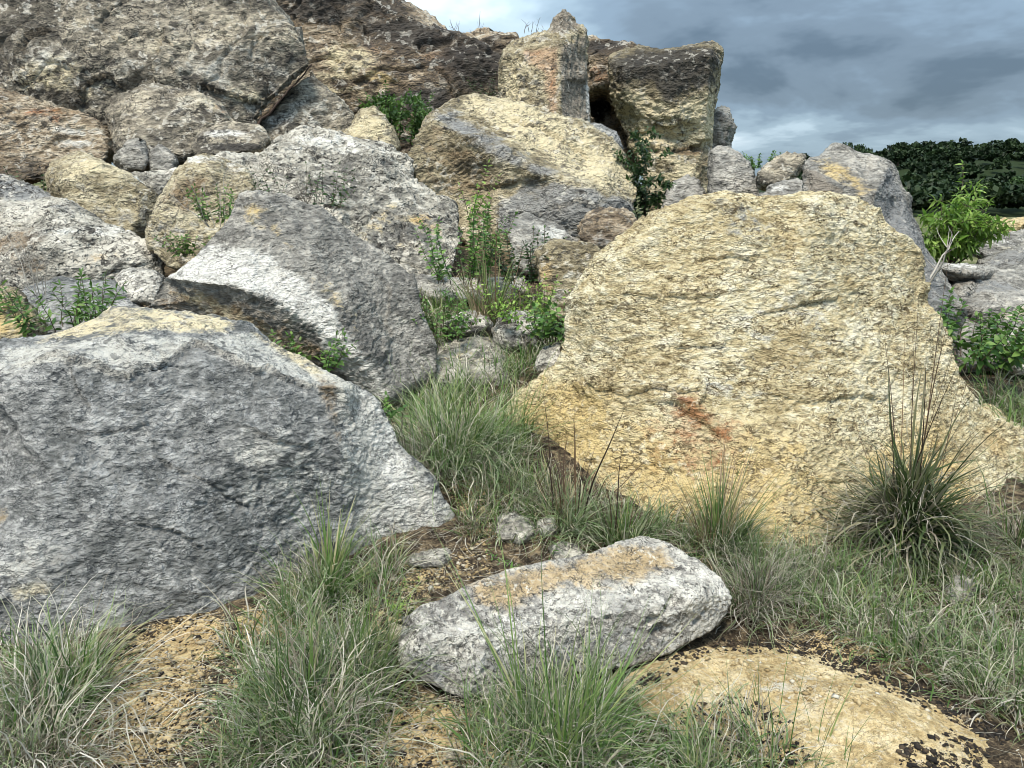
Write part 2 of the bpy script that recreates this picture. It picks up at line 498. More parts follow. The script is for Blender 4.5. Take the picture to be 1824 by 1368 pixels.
    for s in stains_and_shading:
        if len(s) == 6: continue
        ch, poly, st, sf = s                       # a patch with a drawn outline
        v_ = co - CAM; dep = v_ @ FWD
        ux = W / 2 + F * (v_ @ RIGHT) / dep; uy = H / 2 - F * (v_ @ UP) / dep
        ins = np.zeros(len(co), bool); dist = np.full(len(co), 1e9)
        for k in range(len(poly)):
            (x1, y1), (x2, y2) = poly[k], poly[k - 1]
            if y1 != y2: ins ^= ((y1 > uy) != (y2 > uy)) & (ux < (x2 - x1) * (uy - y1) / (y2 - y1) + x1)
            L2 = (x2 - x1) ** 2 + (y2 - y1) ** 2 + 1e-6
            t_ = np.clip(((ux - x1) * (x2 - x1) + (uy - y1) * (y2 - y1)) / L2, 0, 1)
            dist = np.minimum(dist, np.hypot(ux - x1 - t_ * (x2 - x1), uy - y1 - t_ * (y2 - y1)))
        w = st * smooth01(0.5 + 0.5 * np.where(ins, dist, -dist) / sf)
        groups[ch] = np.maximum(groups.get(ch, 0), w)
    for (ch, sx, sy, rx, ry, st) in [s for s in stains_and_shading if len(s) == 6]:
        c0 = surf_point(V2, tris, Yv, sx, sy)
        m_ = (c0[1]) / F
        dv = (co - c0) / np.array((rx * m_, max(rx, ry) * 1.3 * m_, ry * m_))
        w = st * smooth01(1.25 - np.linalg.norm(dv, axis=1))
        groups[ch] = np.maximum(groups.get(ch, 0), w)
    for ch, w in groups.items(): add_attr(nm, ch, w)
    co2 = co - np.array(base, np.float32)
    nm.vertices.foreach_set('co', np.ascontiguousarray(co2, np.float32).ravel()); nm.update()
    nm.name = name
    mt = mat(mpp, tuple(groups.keys()), seed) if callable(mat) else mat
    nm.materials.clear(); nm.materials.append(mt)
    o = link(name, nm, None, None, base)
    tag(o, label, cat, group)
    return o

def surf_point(V2, tris, Yv, x, y):
    best, bd = None, 1e18
    for t in tris:
        (x1, y1), (x2, y2), (x3, y3) = [V2[i] for i in t]
        den = (y2 - y3) * (x1 - x3) + (x3 - x2) * (y1 - y3)
        if abs(den) < 1e-9: continue
        a = ((y2 - y3) * (x - x3) + (x3 - x2) * (y - y3)) / den
        b = ((y3 - y1) * (x - x3) + (x1 - x3) * (y - y3)) / den
        c = 1 - a - b
        if min(a, b, c) > -1e-6: return at(x, y, a * Yv[t[0]] + b * Yv[t[1]] + c * Yv[t[2]])
        dd = -min(a, b, c)
        if dd < bd: bd, best = dd, at(x, y, np.mean([Yv[i] for i in t]))
    return best
FS = 2

# ------------------------------------------------------------------ rock kinds
def kind(ramp, **kw):
    k = [0]
    def f(mpp, stains_and_shading, seed):
        k[0] += 1
        return rock_mat('rock_' + kw.get('nm', 'stone'), ramp, mpp, stains_and_shading, seed=seed + 0.37 * k[0], **{a: v for a, v in kw.items() if a != 'nm'})
    return f
YELLOW = kind([(0.40, 0.325, 0.18), (0.56, 0.475, 0.285), (0.67, 0.60, 0.40), (0.75, 0.70, 0.53)], nm='cream', layer=(1, 1, 2.0), dark=0.85, light=0.5, darkcol=(0.075, 0.052, 0.025), lightcol=(0.78, 0.72, 0.54), fleck=16)
BLUE = kind([(0.11, 0.114, 0.109), (0.19, 0.194, 0.187), (0.28, 0.283, 0.272), (0.44, 0.44, 0.42)], nm='blue_grey', layer=(1, 1, 1.7), rot=(0, math.radians(16), 0), dark=0.7, light=0.3, darkcol=(0.035, 0.04, 0.045), lightcol=(0.60, 0.61, 0.60), fleck=19)
GREY = kind([(0.14, 0.136, 0.125), (0.235, 0.228, 0.205), (0.33, 0.318, 0.285), (0.48, 0.455, 0.40)], nm='grey', dark=0.6, light=0.4, fleck=19)
PALE = kind([(0.15, 0.145, 0.13), (0.31, 0.295, 0.25), (0.45, 0.43, 0.37), (0.62, 0.59, 0.51)], nm='crusty_pale', layer=(1, 1, 1.4), dark=0.95, light=0.7, fleck=21, bump=0.9, pits=0.35)
TAN = kind([(0.15, 0.125, 0.08), (0.30, 0.255, 0.16), (0.43, 0.375, 0.25), (0.58, 0.52, 0.37)], nm='tan', layer=(1, 1, 1.7), dark=0.75, light=0.5, fleck=19)
DARK = kind([(0.105, 0.093, 0.074), (0.20, 0.18, 0.142), (0.32, 0.285, 0.22), (0.52, 0.465, 0.355)], nm='weathered', layer=(1, 1, 1.5), dark=0.9, light=0.6, fleck=21, bump=0.9)
BROWN = kind([(0.08, 0.062, 0.046), (0.20, 0.155, 0.105), (0.34, 0.27, 0.185), (0.52, 0.45, 0.34)], nm='brown', layer=(1, 1, 2.2), dark=0.85, light=0.5, fleck=21, bump=0.9)
SANDY = kind([(0.34, 0.25, 0.12), (0.48, 0.365, 0.185), (0.58, 0.46, 0.255), (0.67, 0.555, 0.345)], nm='sandy', layer=(1, 1, 1.3), dark=0.55, light=0.4, darkcol=(0.13, 0.095, 0.045), fleck=14)
LICHEN = kind([(0.22, 0.21, 0.19), (0.40, 0.385, 0.345), (0.54, 0.52, 0.46), (0.72, 0.69, 0.62)], nm='lichened_pale', layer=(1, 1, 1.2), dark=0.8, light=0.75, fleck=16, pits=0.25)

# ------------------------------------------------------------------ near boulders
make_rock('boulder', 'huge cream and yellow boulder with a flat rough face and small rust stain', 'boulder',
  [(893, 738, 4.35), (915, 690, 4.4), (985, 640, 4.4), (1003, 600, 4.45), (1010, 548, 4.5), (1025, 500, 4.5), (1060, 450, 4.55), (1130, 410, 4.55), (1180, 375, 4.6), (1225, 352, 4.6),
   (1290, 340, 4.6), (1345, 348, 4.57), (1420, 346, 4.55), (1470, 336, 4.6), (1530, 344, 4.65), (1572, 368, 4.65), (1588, 395, 4.65), (1612, 420, 4.65), (1634, 455, 4.7), (1637, 545, 4.65),
   (1665, 580, 4.6), (1682, 632, 4.55), (1702, 670, 4.5), (1750, 730, 4.5), (1824, 775, 4.6), (1900, 830, 4.6), (1900, 930, 4.2), (1760, 1040, 3.55), (1500, 1090, 3.2), (1400, 1095, 3.15),
   (1300, 1085, 3.18), (1200, 1065, 3.25), (1050, 1010, 3.48), (985, 945, 3.75), (935, 850, 4.1), (900, 785, 4.3)],
  YELLOW, inner=[(1300, 362, 4.44), (1450, 362, 4.40), (1200, 388, 4.44), (1560, 400, 4.47), (1100, 470, 4.36), (1060, 560, 4.27), (1590, 560, 4.36), (1050, 640, 4.17), (1150, 715, 3.97),
   (1300, 730, 3.87), (1480, 745, 3.82), (1620, 700, 4.12), (1400, 540, 4.17), (1250, 560, 4.13), (1400, 850, 3.57), (1200, 850, 3.67), (1600, 850, 3.77), (1060, 780, 3.97), (1700, 790, 4.15), (1380, 950, 3.35)],
  thick=1.3, vox=3.3, fseed=4, soft=2, form=0.45, flake=0.8, fine=1.3, layer=(1, 1, 1.7), ledge=1.2, seed=1.0, facet=0.7, seams=[([(1020, 660), (1060, 690), (1120, 700), (1170, 690), (1215, 702), (1265, 698)], 8), ([(1130, 722), (1190, 715), (1225, 740), (1265, 768), (1300, 790)], 9), ([(1090, 520), (1160, 528), (1250, 530), (1330, 520)], 5), ([(1180, 618), (1240, 612), (1300, 618)], 6), ([(1340, 560), (1420, 545), (1500, 528)], 6), ([(1230, 462), (1300, 455), (1350, 470)], 5), ([(1350, 700), (1450, 715), (1540, 700), (1600, 712)], 5), ([(1030, 820), (1110, 835), (1180, 822)], 4), ([(1450, 860), (1560, 850), (1650, 870)], 4)],
  stains_and_shading=[('rust', [(1205, 705), (1240, 700), (1262, 735), (1305, 770), (1295, 795), (1250, 765), (1215, 740)], 0.82, 26), ('rust', [(1190, 770), (1210, 760), (1218, 815), (1195, 825)], 0.55, 24), ('rust', [(1268, 790), (1300, 780), (1305, 830), (1275, 835)], 0.55, 26), ('rust', 1230, 800, 110, 60, 0.30), ('pink', 1240, 790, 130, 80, 0.5), ('yellow', 1000, 760, 150, 130, 0.75), ('yellow', 1250, 860, 420, 140, 0.62), ('yellow', 1650, 850, 220, 130, 0.66),
          ('grey', 1330, 400, 110, 45, 0.42), ('black', 1400, 440, 70, 60, 0.34), ('black', 1290, 365, 70, 25, 0.42), ('orange', 1180, 810, 60, 60, 0.5), ('orange', 1770, 790, 60, 40, 0.6), ('pale', 1250, 690, 200, 40, 0.35), ('pale', 1400, 590, 200, 120, 0.3)])

make_rock('boulder', 'large blue-grey boulder with a broad dark slanting face, lowest on the slope', 'boulder',
  [(-120, 660, 3.3), (0, 612, 3.45), (60, 600, 3.5), (130, 575, 3.6), (195, 550, 3.75), (290, 547, 3.85), (380, 560, 3.85), (440, 588, 3.8), (520, 625, 3.75), (580, 650, 3.7), (640, 680, 3.65),
   (680, 715, 3.6), (700, 750, 3.58), (712, 790, 3.55), (745, 830, 3.5), (770, 865, 3.48), (795, 895, 3.46), (810, 920, 3.45), (790, 942, 3.4), (720, 962, 3.3), (690, 985, 3.25), (560, 1060, 2.95),
   (430, 1110, 2.75), (350, 1140, 2.65), (200, 1200, 2.5), (0, 1220, 2.4), (-120, 1220, 2.4)],
  BLUE, inner=[(-60, 672, 3.05), (0, 665, 3.05), (100, 640, 3.12), (150, 655, 3.1), (230, 668, 3.1), (300, 640, 3.22), (350, 605, 3.45), (450, 655, 3.28), (560, 690, 3.33), (610, 690, 3.38), (640, 760, 3.38),
   (660, 870, 3.30), (640, 940, 3.2), (300, 850, 2.85), (100, 850, 2.77), (450, 850, 2.98), (610, 800, 3.24)],
  ridges=[(0, 1), (1, 2), (2, 3), (3, 4), (4, 5), (5, 7), (7, 8), (8, 9), (9, 10), (10, 11), (11, 12)], thick=1.1, vox=3.3, soft=1, form=0.25, flake=0.75, fine=1.3, layer=(1, 1, 1.9), tilt=math.radians(16), crack=0.25, seed=2.0, facet=1.3, fseed=FS, seams=[([(610, 690), (560, 690), (450, 655), (350, 612), (300, 640), (230, 668), (150, 655), (100, 640), (0, 662)], -9), ([(120, 640), (140, 690), (165, 735)], 5), ([(430, 760), (500, 790), (560, 800)], 5), ([(260, 800), (330, 830), (400, 880), (470, 910)], 5), ([(100, 760), (190, 770), (280, 740)], 4), ([(200, 930), (300, 940), (380, 985)], 4)],
  stains_and_shading=[('pale', [(570, 650), (640, 680), (700, 750), (745, 830), (810, 915), (790, 945), (720, 962), (650, 960), (625, 870), (610, 780)], 1.0, 50), ('white', [(640, 690), (700, 755), (760, 870), (800, 915), (700, 930), (660, 800)], 0.55, 40),
          ('cream', [(110, 582), (195, 545), (290, 540), (380, 552), (445, 585), (420, 592), (350, 598), (250, 592), (150, 604), (60, 612)], 0.62, 18), ('pale', [(-40, 640), (60, 612), (150, 604), (250, 592), (350, 598), (440, 590), (520, 640), (600, 690), (560, 694), (450, 662), (350, 618), (300, 648), (230, 676), (150, 662), (100, 648), (-40, 680)], 0.62, 12),  # pale band: overhead light on the upper facet, put into the colour
          ('cream', [(440, 584), (520, 620), (600, 655), (640, 690), (610, 720), (580, 690), (500, 640)], 0.65, 18), ('brown', [(560, 668), (600, 680), (612, 760), (600, 830), (590, 760)], 0.5, 16), ('orange', 15, 920, 18, 34, 0.5), ('cream', 60, 1045, 60, 26, 0.45), ('pale', 60, 1000, 80, 70, 0.5), ('black', 90, 1010, 60, 70, 0.3),
          ('pale', 500, 830, 150, 170, 0.40), ('brown', 740, 890, 50, 50, 0.4), ('white', 690, 770, 50, 60, 0.5)])

make_rock('boulder', 'peaked grey boulder with a slab face and a white pitted ledge over a brown overhang', 'boulder',
  [(255, 548, 4.75), (283, 492, 4.8), (350, 430, 4.95), (390, 400, 5.05), (428, 360, 5.2), (460, 341, 5.3), (500, 344, 5.35), (540, 360, 5.4), (580, 370, 5.4), (622, 400, 5.4), (690, 450, 5.35), (735, 490, 5.3),
   (745, 550, 5.15), (765, 600, 5.05), (777, 660, 4.9), (720, 720, 4.7), (650, 750, 4.6), (590, 720, 4.65), (540, 660, 4.65), (480, 620, 4.65), (400, 600, 4.65), (300, 580, 4.75)],
  GREY, inner=[(432, 405, 4.95), (540, 495, 4.75), (600, 560, 4.60), (650, 640, 4.50), (690, 705, 4.5), (300, 492, 4.66), (370, 502, 4.58), (450, 518, 4.53), (520, 552, 4.50), (585, 600, 4.48), (330, 535, 4.67), (430, 555, 4.60), (510, 595, 4.55), (640, 500, 5.02), (690, 600, 4.90)],
  ridges=[(0, 1), (1, 2), (2, 3), (3, 4), (5, 6), (6, 7), (7, 8), (8, 9), (10, 11), (11, 12)], thick=1.0, vox=3.1, soft=2, form=0.6, flake=0.8, layer=(1, 1, 1.8), tilt=math.radians(-38), seed=3.0, pits=[(320, 512, 9, 10), (370, 522, 12, 12), (450, 545, 9, 10), (410, 505, 6, 8), (500, 540, 7, 9), (345, 505, 6, 8)],
  stains_and_shading=[('white', [(283, 492), (345, 435), (425, 440), (480, 452), (540, 497), (600, 560), (652, 640), (692, 706), (650, 730), (605, 650), (560, 592), (500, 548), (440, 520), (370, 505), (300, 500)], 0.8, 18),
          ('brown', [(255, 550), (290, 505), (370, 512), (440, 526), (500, 556), (560, 600), (600, 660), (590, 720), (480, 620), (400, 600), (300, 590)], 0.42, 18), ('cream', [(300, 520), (360, 520), (480, 580), (560, 640), (500, 620), (400, 580)], 0.75, 20), ('yellow', [(425, 365), (455, 346), (492, 395), (520, 440), (470, 410), (440, 400)], 0.5, 16),
          ('yellow', [(540, 495), (600, 555), (660, 640), (640, 560), (580, 490)], 0.35, 18), ('black', 440, 440, 50, 20, 0.25)])

make_rock('rock', 'whitish oblong rock with orange lichen on top lying alone in the foreground', 'rock',
  [(703, 1150, 2.30), (712, 1100, 2.37), (745, 1070, 2.41), (778, 1062, 2.43), (830, 1035, 2.52), (930, 1010, 2.64), (1000, 1000, 2.70), (1060, 985, 2.77), (1100, 965, 2.84), (1145, 953, 2.90), (1190, 968, 2.87), (1240, 995, 2.80),
   (1280, 1025, 2.72), (1302, 1062, 2.66), (1292, 1092, 2.64), (1270, 1120, 2.58), (1200, 1160, 2.45), (1130, 1185, 2.37), (1040, 1200, 2.32), (930, 1217, 2.27), (870, 1240, 2.20), (830, 1248, 2.17), (790, 1235, 2.19), (740, 1210, 2.23), (708, 1187, 2.27)],
  LICHEN, inner=[(745, 1130, 2.26), (800, 1132, 2.27), (880, 1125, 2.30), (1010, 1105, 2.37), (1130, 1085, 2.44), (1240, 1065, 2.53), (740, 1175, 2.20), (850, 1197, 2.20), (1000, 1167, 2.31), (1150, 1132, 2.43), (1250, 1100, 2.56), (1000, 1045, 2.56), (1150, 1010, 2.71), (860, 1075, 2.42)],
  ridges=[(0, 1), (1, 2), (2, 3), (3, 4), (4, 5)],
  thick=0.35, vox=2.8, soft=5, form=0.5, flake=0.4, fine=1.2, ledge=0.2, facet=0.35, layer=(1, 1, 1.2), seed=4.0, pits=[(1203, 1069, 19, 32), (1168, 1107, 13, 20), (1178, 1124, 17, 24), (1090, 1100, 8, 10), (1260, 1090, 9, 10), (1245, 1105, 10, 12), (870, 1190, 8, 9), (980, 1100, 7, 8), (745, 1190, 10, 10), (1130, 1050, 6, 7), (820, 1150, 7, 8)],
  stains_and_shading=[('orange', [(830, 1040), (930, 1012), (1000, 1002), (1100, 968), (1180, 975), (1200, 1010), (1120, 1040), (1000, 1050), (900, 1090), (840, 1075)], 0.8, 30), ('grey', [(705, 1150), (800, 1170), (1000, 1130), (1200, 1090), (1290, 1070), (1290, 1100), (1130, 1190), (830, 1250), (730, 1210)], 0.42, 20), ('orange', 1010, 1006, 40, 9, 0.7), ('grey', 1090, 1090, 90, 50, 0.3), ('grey', 760, 1170, 60, 30, 0.25), ('white', 900, 1140, 160, 50, 0.35), ('white', 1180, 1060, 80, 40, 0.3), ('brown', 1150, 1170, 80, 16, 0.35)])

make_rock('rock', 'flat sandy yellow rock barely rising from the black soil, front corner', 'rock',
  [(1095, 1225, 2.28), (1135, 1190, 2.38), (1200, 1162, 2.48), (1290, 1150, 2.52), (1400, 1152, 2.51), (1500, 1180, 2.42), (1600, 1225, 2.27), (1700, 1268, 2.14), (1790, 1325, 1.99), (1830, 1400, 1.82), (1800, 1480, 1.66), (1600, 1500, 1.62), (1400, 1440, 1.74), (1250, 1330, 1.98), (1150, 1270, 2.14)],
  SANDY, inner=[(1200, 1190, 2.29), (1320, 1185, 2.29), (1450, 1215, 2.19), (1560, 1260, 2.05), (1680, 1320, 1.90), (1250, 1250, 2.10), (1400, 1290, 1.98), (1600, 1370, 1.78), (1700, 1420, 1.72), (1450, 1370, 1.80)],
  thick=0.25, vox=4.2, soft=5, form=1.2, flake=0.9, layer=(1, 1, 1.2), seed=5.0, crack=0.35, facet=0.25, shrink=0.8,
  stains_and_shading=[('pale', 1420, 1210, 120, 30, 0.4), ('orange', 1450, 1240, 90, 40, 0.3)])

# ------------------------------------------------------------------ the pile behind, left half
make_rock('rock', 'tan rock cut off by the frame edge above the blue-grey boulder', 'rock',
  [(-80, 520), (-20, 508), (30, 520), (58, 555), (78, 588), (60, 640), (-80, 660)], TAN, P=(0, 600, 4.6, 0.1, 0.35), rim=0.16, thick=0.5, seed=6.0, vox=3.2, layer=(1, 1, 2), stains_and_shading=[('yellow', 10, 560, 80, 60, 0.6)])
make_rock('rock', 'flat bluish grey rock behind the leafy weed at the frame edge', 'rock',
  [(20, 525), (60, 498), (100, 489), (160, 494), (212, 502), (245, 520), (252, 550), (230, 610), (30, 610)], BLUE, P=(130, 550, 5.6, 0.05, 0.5), rim=0.15, thick=0.5, seed=7.0, vox=3.2, flake=0.8)
make_rock('rock', 'small white rock wedged left of the peaked grey boulder', 'rock',
  [(200, 495), (232, 476), (280, 478), (297, 495), (280, 540), (215, 545)], LICHEN, P=(245, 510, 5.85, 0.0, 0.5), rim=0.12, thick=0.4, seed=8.0, vox=3.2, flake=0.7)
make_rock('boulder', 'long low rock with smooth grey top and crusty brown-spotted side, left edge', 'boulder',
  [(-100, 295, 8.1), (0, 310, 8.0), (60, 330, 7.9), (115, 357, 7.7), (175, 387, 7.5), (235, 412, 7.3), (268, 432, 7.2), (295, 465, 7.05), (280, 500, 6.9), (210, 530, 6.75), (100, 540, 6.6), (-100, 545, 6.5)],
  PALE, inner=[(-60, 352, 7.25), (0, 356, 7.2), (55, 370, 7.15), (110, 385, 7.1), (180, 418, 7.0), (240, 450, 6.9), (100, 440, 6.75), (0, 440, 6.7), (0, 500, 6.6), (190, 480, 6.75), (100, 365, 7.35)],
  ridges=[(0, 1), (1, 2), (2, 3), (3, 4), (4, 5)], thick=1.2, seed=9.0, vox=3.2, soft=2, flake=1.1, crack=0.5,
  stains_and_shading=[('grey', 20, 335, 130, 26, 0.85), ('grey', 130, 372, 70, 16, 0.5), ('brown', 20, 430, 80, 60, 0.5), ('brown', 60, 470, 60, 30, 0.45), ('black', 70, 420, 40, 40, 0.4), ('orange', 180, 460, 60, 20, 0.3), ('white', 160, 410, 100, 14, 0.6)])
make_rock('boulder', 'rounded tan boulder resting above the long low rock, left side', 'boulder',
  [(80, 315), (92, 288), (125, 273), (155, 268), (200, 284), (235, 303), (262, 322), (280, 345), (282, 380), (262, 418), (240, 450), (150, 430), (100, 375)],
  TAN, P=(180, 360, 8.0, 0.0, 0.35), rim=0.35, inset=0.3, thick=0.9, seed=10.0, vox=3.2, soft=7, flake=0.9, stains_and_shading=[('cream', 160, 300, 70, 30, 0.5), ('grey', 190, 390, 70, 30, 0.3), ('white', 258, 320, 22, 26, 0.5)])
make_rock('boulder', 'brown-faced boulder with a pale rim beneath the crusty white slab', 'boulder',
  [(265, 440, 6.9), (270, 400, 7.0), (282, 350, 7.15), (308, 305, 7.3), (338, 277, 7.5), (372, 270, 7.6), (405, 280, 7.6), (440, 300, 7.5), (450, 350, 7.2), (440, 420, 6.9), (400, 470, 6.7), (310, 480, 6.7)],
  TAN, inner=[(292, 365, 7.0), (320, 318, 7.1), (345, 292, 7.25), (385, 300, 7.25), (405, 330, 7.2), (380, 380, 7.05), (340, 430, 6.8), (300, 430, 6.8)], ridges=[(0, 1), (1, 2), (2, 3), (3, 4)], thick=0.8, seed=11.0, vox=3.2, soft=2, flake=0.8,
  stains_and_shading=[('white', 350, 282, 60, 14, 0.6), ('brown', 340, 340, 60, 50, 0.6), ('grey', 300, 420, 50, 40, 0.5), ('white', 420, 300, 30, 30, 0.5)])
make_rock('boulder', 'wide crusty whitish slab with dark pits sloping down the middle of the pile', 'boulder',
  [(365, 290, 8.1), (400, 272, 8.3), (462, 266, 8.5), (480, 245, 8.8), (540, 234, 9.0), (610, 240, 9.1), (650, 250, 9.1), (700, 258, 9.0), (730, 280, 8.9), (742, 312, 8.7), (775, 342, 8.5), (808, 372, 8.2), (825, 405, 7.9), (820, 455, 7.5), (800, 510, 7.1), (700, 520, 6.9), (560, 470, 6.9), (420, 420, 7.1), (380, 340, 7.6)],
  PALE, inner=[(480, 270, 8.25), (560, 262, 8.5), (660, 275, 8.55), (600, 340, 7.85), (700, 380, 7.7), (480, 340, 7.6), (640, 430, 7.25), (760, 440, 7.4)], thick=1.4, seed=12.0, vox=3.1, soft=3, flake=1.5, fine=1.4, layer=(1, 1, 1.3), crack=0.8,
  stains_and_shading=[('yellow', 700, 400, 110, 60, 0.35), ('orange', 760, 400, 50, 40, 0.36), ('white', 600, 260, 130, 30, 0.45), ('black', 440, 285, 40, 22, 0.4), ('grey', 620, 330, 120, 50, 0.25)])
make_rock('rock', 'dark flat slab with a pale top lying below the straight crack', 'rock',
  [(333, 262), (345, 243), (385, 233), (425, 227), (462, 233), (478, 250), (470, 268), (400, 282), (345, 278)], DARK, P=(400, 262, 9.1, 0, 0.9), rim=0.12, thick=0.5, seed=13.0, vox=3.2, soft=2, layer=(1, 1, 2.5), stains_and_shading=[('white', 400, 238, 60, 9, 0.75), ('black', 410, 262, 80, 10, 0.7)])
make_rock('stone', 'small grey pyramid-shaped stone above the rounded tan boulder', 'stone',
  [(203, 283), (228, 262), (246, 252), (262, 268), (271, 290), (258, 306), (220, 310)], GREY, P=(235, 285, 8.9, 0, 0.4), rim=0.14, thick=0.3, seed=14.0, vox=3)
make_rock('stone', 'small grey upright stone beside the pyramid-shaped stone', 'stone',
  [(258, 262), (282, 248), (300, 260), (315, 285), (305, 312), (275, 312), (266, 290)], GREY, P=(285, 285, 9.0, 0, 0.4), rim=0.14, thick=0.3, seed=15.0, vox=3)
make_rock('stone', 'low rubbly whitish stone in the gap right of the rounded tan boulder', 'stone',
  [(225, 312), (262, 304), (300, 308), (318, 305), (300, 340), (285, 370), (262, 345)], PALE, P=(270, 330, 8.45, 0, 0.6), rim=0.14, thick=0.3, seed=15.5, vox=3.2, flake=1.5)
make_rock('boulder', 'reddish brown layered rock at the left edge under the overhang crack', 'boulder',
  [(-100, 160), (0, 157), (60, 163), (130, 190), (165, 210), (195, 236), (206, 268), (195, 300), (120, 320), (60, 330), (0, 340), (-100, 340)],
  BROWN, P=(100, 300, 9.3, 0.12, 0.55), rim=0.3, inset=0.12, thick=1.2, seed=16.0, vox=3.2, soft=3, flake=1.6, layer=(0.8, 1, 2.8), tilt=math.radians(-22), stains_and_shading=[('rust', 110, 205, 90, 24, 0.4), ('white', 90, 235, 110, 14, 0.4), ('white', 130, 255, 60, 12, 0.5), ('black', 30, 300, 60, 40, 0.5), ('orange', 130, 200, 60, 16, 0.4)])
make_rock('boulder', 'lichen-speckled grey block leaning against the foot of the great grey cliff', 'boulder',
  [(182, 200), (200, 165), (255, 150), (300, 152), (350, 163), (395, 185), (420, 215), (430, 245), (400, 275), (330, 290), (240, 290), (200, 270)],
  DARK, P=(300, 250, 9.6, 0.0, 0.5), rim=0.25, inset=0.15, thick=1.0, seed=17.0, vox=3.2, flake=1.3, stains_and_shading=[('pale', 330, 200, 90, 40, 0.35), ('cream', 370, 190, 40, 20, 0.4), ('rust', 395, 195, 22, 18, 0.4)])
make_rock('cliff', 'great weathered grey rock mass filling the upper left corner', 'cliff',
  [(-120, -120, 11.50), (200, -160, 11.55), (440, -60, 11.50), (470, 0, 11.45), (512, 38, 11.35), (540, 80, 11.25), (556, 116, 11.20), (520, 155, 11.05), (485, 190, 10.95), (455, 228, 10.85), (430, 275, 10.75), (300, 290, 10.65), (200, 290, 10.60), (190, 260, 10.55), (140, 228, 10.50), (75, 196, 10.50), (0, 176, 10.50), (-120, 176, 10.50)],
  DARK, inner=[(60, 110, 10.55), (-60, 90, 10.65), (120, 150, 10.53), (200, 100, 10.70), (290, 60, 11.00), (300, 140, 10.70), (400, 100, 10.90), (450, 60, 11.10), (470, 150, 10.90), (100, 30, 10.90), (300, 0, 11.25), (390, 180, 10.75), (150, 60, 10.75), (30, 60, 10.75)], thick=2.5, seed=18.0, vox=3.6, soft=1, form=0.5, flake=1.0, crack=0.7, seams=[([(300, 45), (292, 90), (275, 130), (290, 170)], 12), ([(540, 70), (480, 60), (420, 80), (380, 60)], 10), ([(60, 150), (30, 110), (45, 60), (100, 50)], 10), ([(130, 200), (150, 150), (190, 130), (230, 170)], 10), ([(340, 150), (420, 170), (470, 190)], 9)], layer=(1, 1, 1.2), shrink=0.8,
  stains_and_shading=[('cream', 90, 130, 70, 45, 0.62), ('pale', 80, 110, 80, 50, 0.4), ('cream', 150, 160, 60, 40, 0.4), ('pale', 420, 120, 120, 60, 0.4), ('cream', 450, 150, 70, 40, 0.4), ('black', 150, 100, 30, 60, 0.35), ('black', 300, 40, 120, 40, 0.3), ('pale', 230, 130, 60, 60, 0.3)])
make_rock('boulder', 'grey wedge of rock split off the great grey mass by a straight crack', 'boulder',
  [(556, 122), (590, 150), (606, 172), (628, 203), (640, 232), (600, 262), (470, 262), (456, 234), (490, 192), (526, 152)],
  DARK, P=(550, 220, 11.3, 0.1, 0.5), rim=0.18, inset=0.12, thick=1.0, seed=19.0, vox=3.2, flake=1.3, stains_and_shading=[('pale', 550, 200, 60, 40, 0.4), ('white', 500, 215, 40, 20, 0.4)])
make_rock('rock', 'small yellow pointed rock at the top of the crusty white slab', 'rock',
  [(606, 245), (628, 215), (650, 196), (668, 190), (685, 208), (700, 235), (712, 265), (660, 280), (610, 270)], TAN, P=(660, 250, 9.4, 0, 0.5), rim=0.18, thick=0.5, seed=20.0, vox=3.2, stains_and_shading=[('cream', 655, 225, 60, 40, 0.7)])

# ------------------------------------------------------------------ the pile behind, middle and right
make_rock('boulder', 'big angular block with yellow upper face and grey diagonal edge, under the rock pillar', 'boulder',
  [(730, 292, 9.1), (733, 250, 9.4), (750, 218, 9.7), (775, 195, 10.0), (820, 178, 10.4), (870, 176, 10.6), (930, 186, 10.6), (962, 200, 10.5), (1010, 224, 10.3), (1060, 248, 10.1), (1100, 275, 9.9), (1130, 308, 9.7), (1142, 340, 9.4), (1140, 375, 9.0), (1120, 420, 8.7), (1040, 470, 8.5), (950, 480, 8.5), (870, 480, 8.6), (820, 420, 8.9), (780, 365, 9.1), (745, 325, 9.1)],
  TAN, inner=[(775, 212, 9.45), (830, 240, 9.15), (890, 275, 8.95), (945, 310, 8.75), (1000, 318, 8.75), (1060, 330, 8.7), (1110, 355, 8.75), (800, 290, 9.25), (860, 330, 9.15), (925, 335, 8.85), (905, 375, 8.65), (1010, 370, 8.45), (1080, 385, 8.5), (960, 250, 9.6), (880, 205, 10.0), (1050, 290, 9.5)],
  ridges=[(0, 1), (1, 2), (2, 3), (3, 4), (4, 5), (5, 6)], thick=1.5, seed=21.0, vox=3.1, soft=2, seams=[([(830, 330), (880, 335), (930, 318)], 7), ([(900, 215), (980, 245), (1060, 290)], 5), ([(960, 365), (1030, 355), (1090, 375)], 6)], flake=1.0, tilt=math.radians(-25),
  stains_and_shading=[('cream', [(815, 176), (870, 170), (935, 180), (1060, 242), (1135, 305), (1145, 350), (1080, 335), (1000, 300), (950, 275), (870, 222)], 0.85, 20), ('grey', [(765, 205), (800, 188), (870, 232), (950, 285), (1010, 308), (960, 318), (890, 290), (830, 255)], 0.62, 16),
          ('grey', [(880, 370), (945, 316), (1060, 335), (1140, 362), (1130, 410), (1040, 430), (890, 420)], 0.75, 16), ('brown', [(735, 240), (775, 220), (830, 256), (895, 292), (940, 318), (900, 345), (870, 372), (800, 352), (740, 325)], 0.42, 20), ('pale', [(770, 205), (800, 192), (860, 235), (900, 268), (850, 250)], 0.4, 10), ('black', 1080, 372, 50, 20, 0.3)])  # brown patch: tan-brown underside with its shade put into the colour
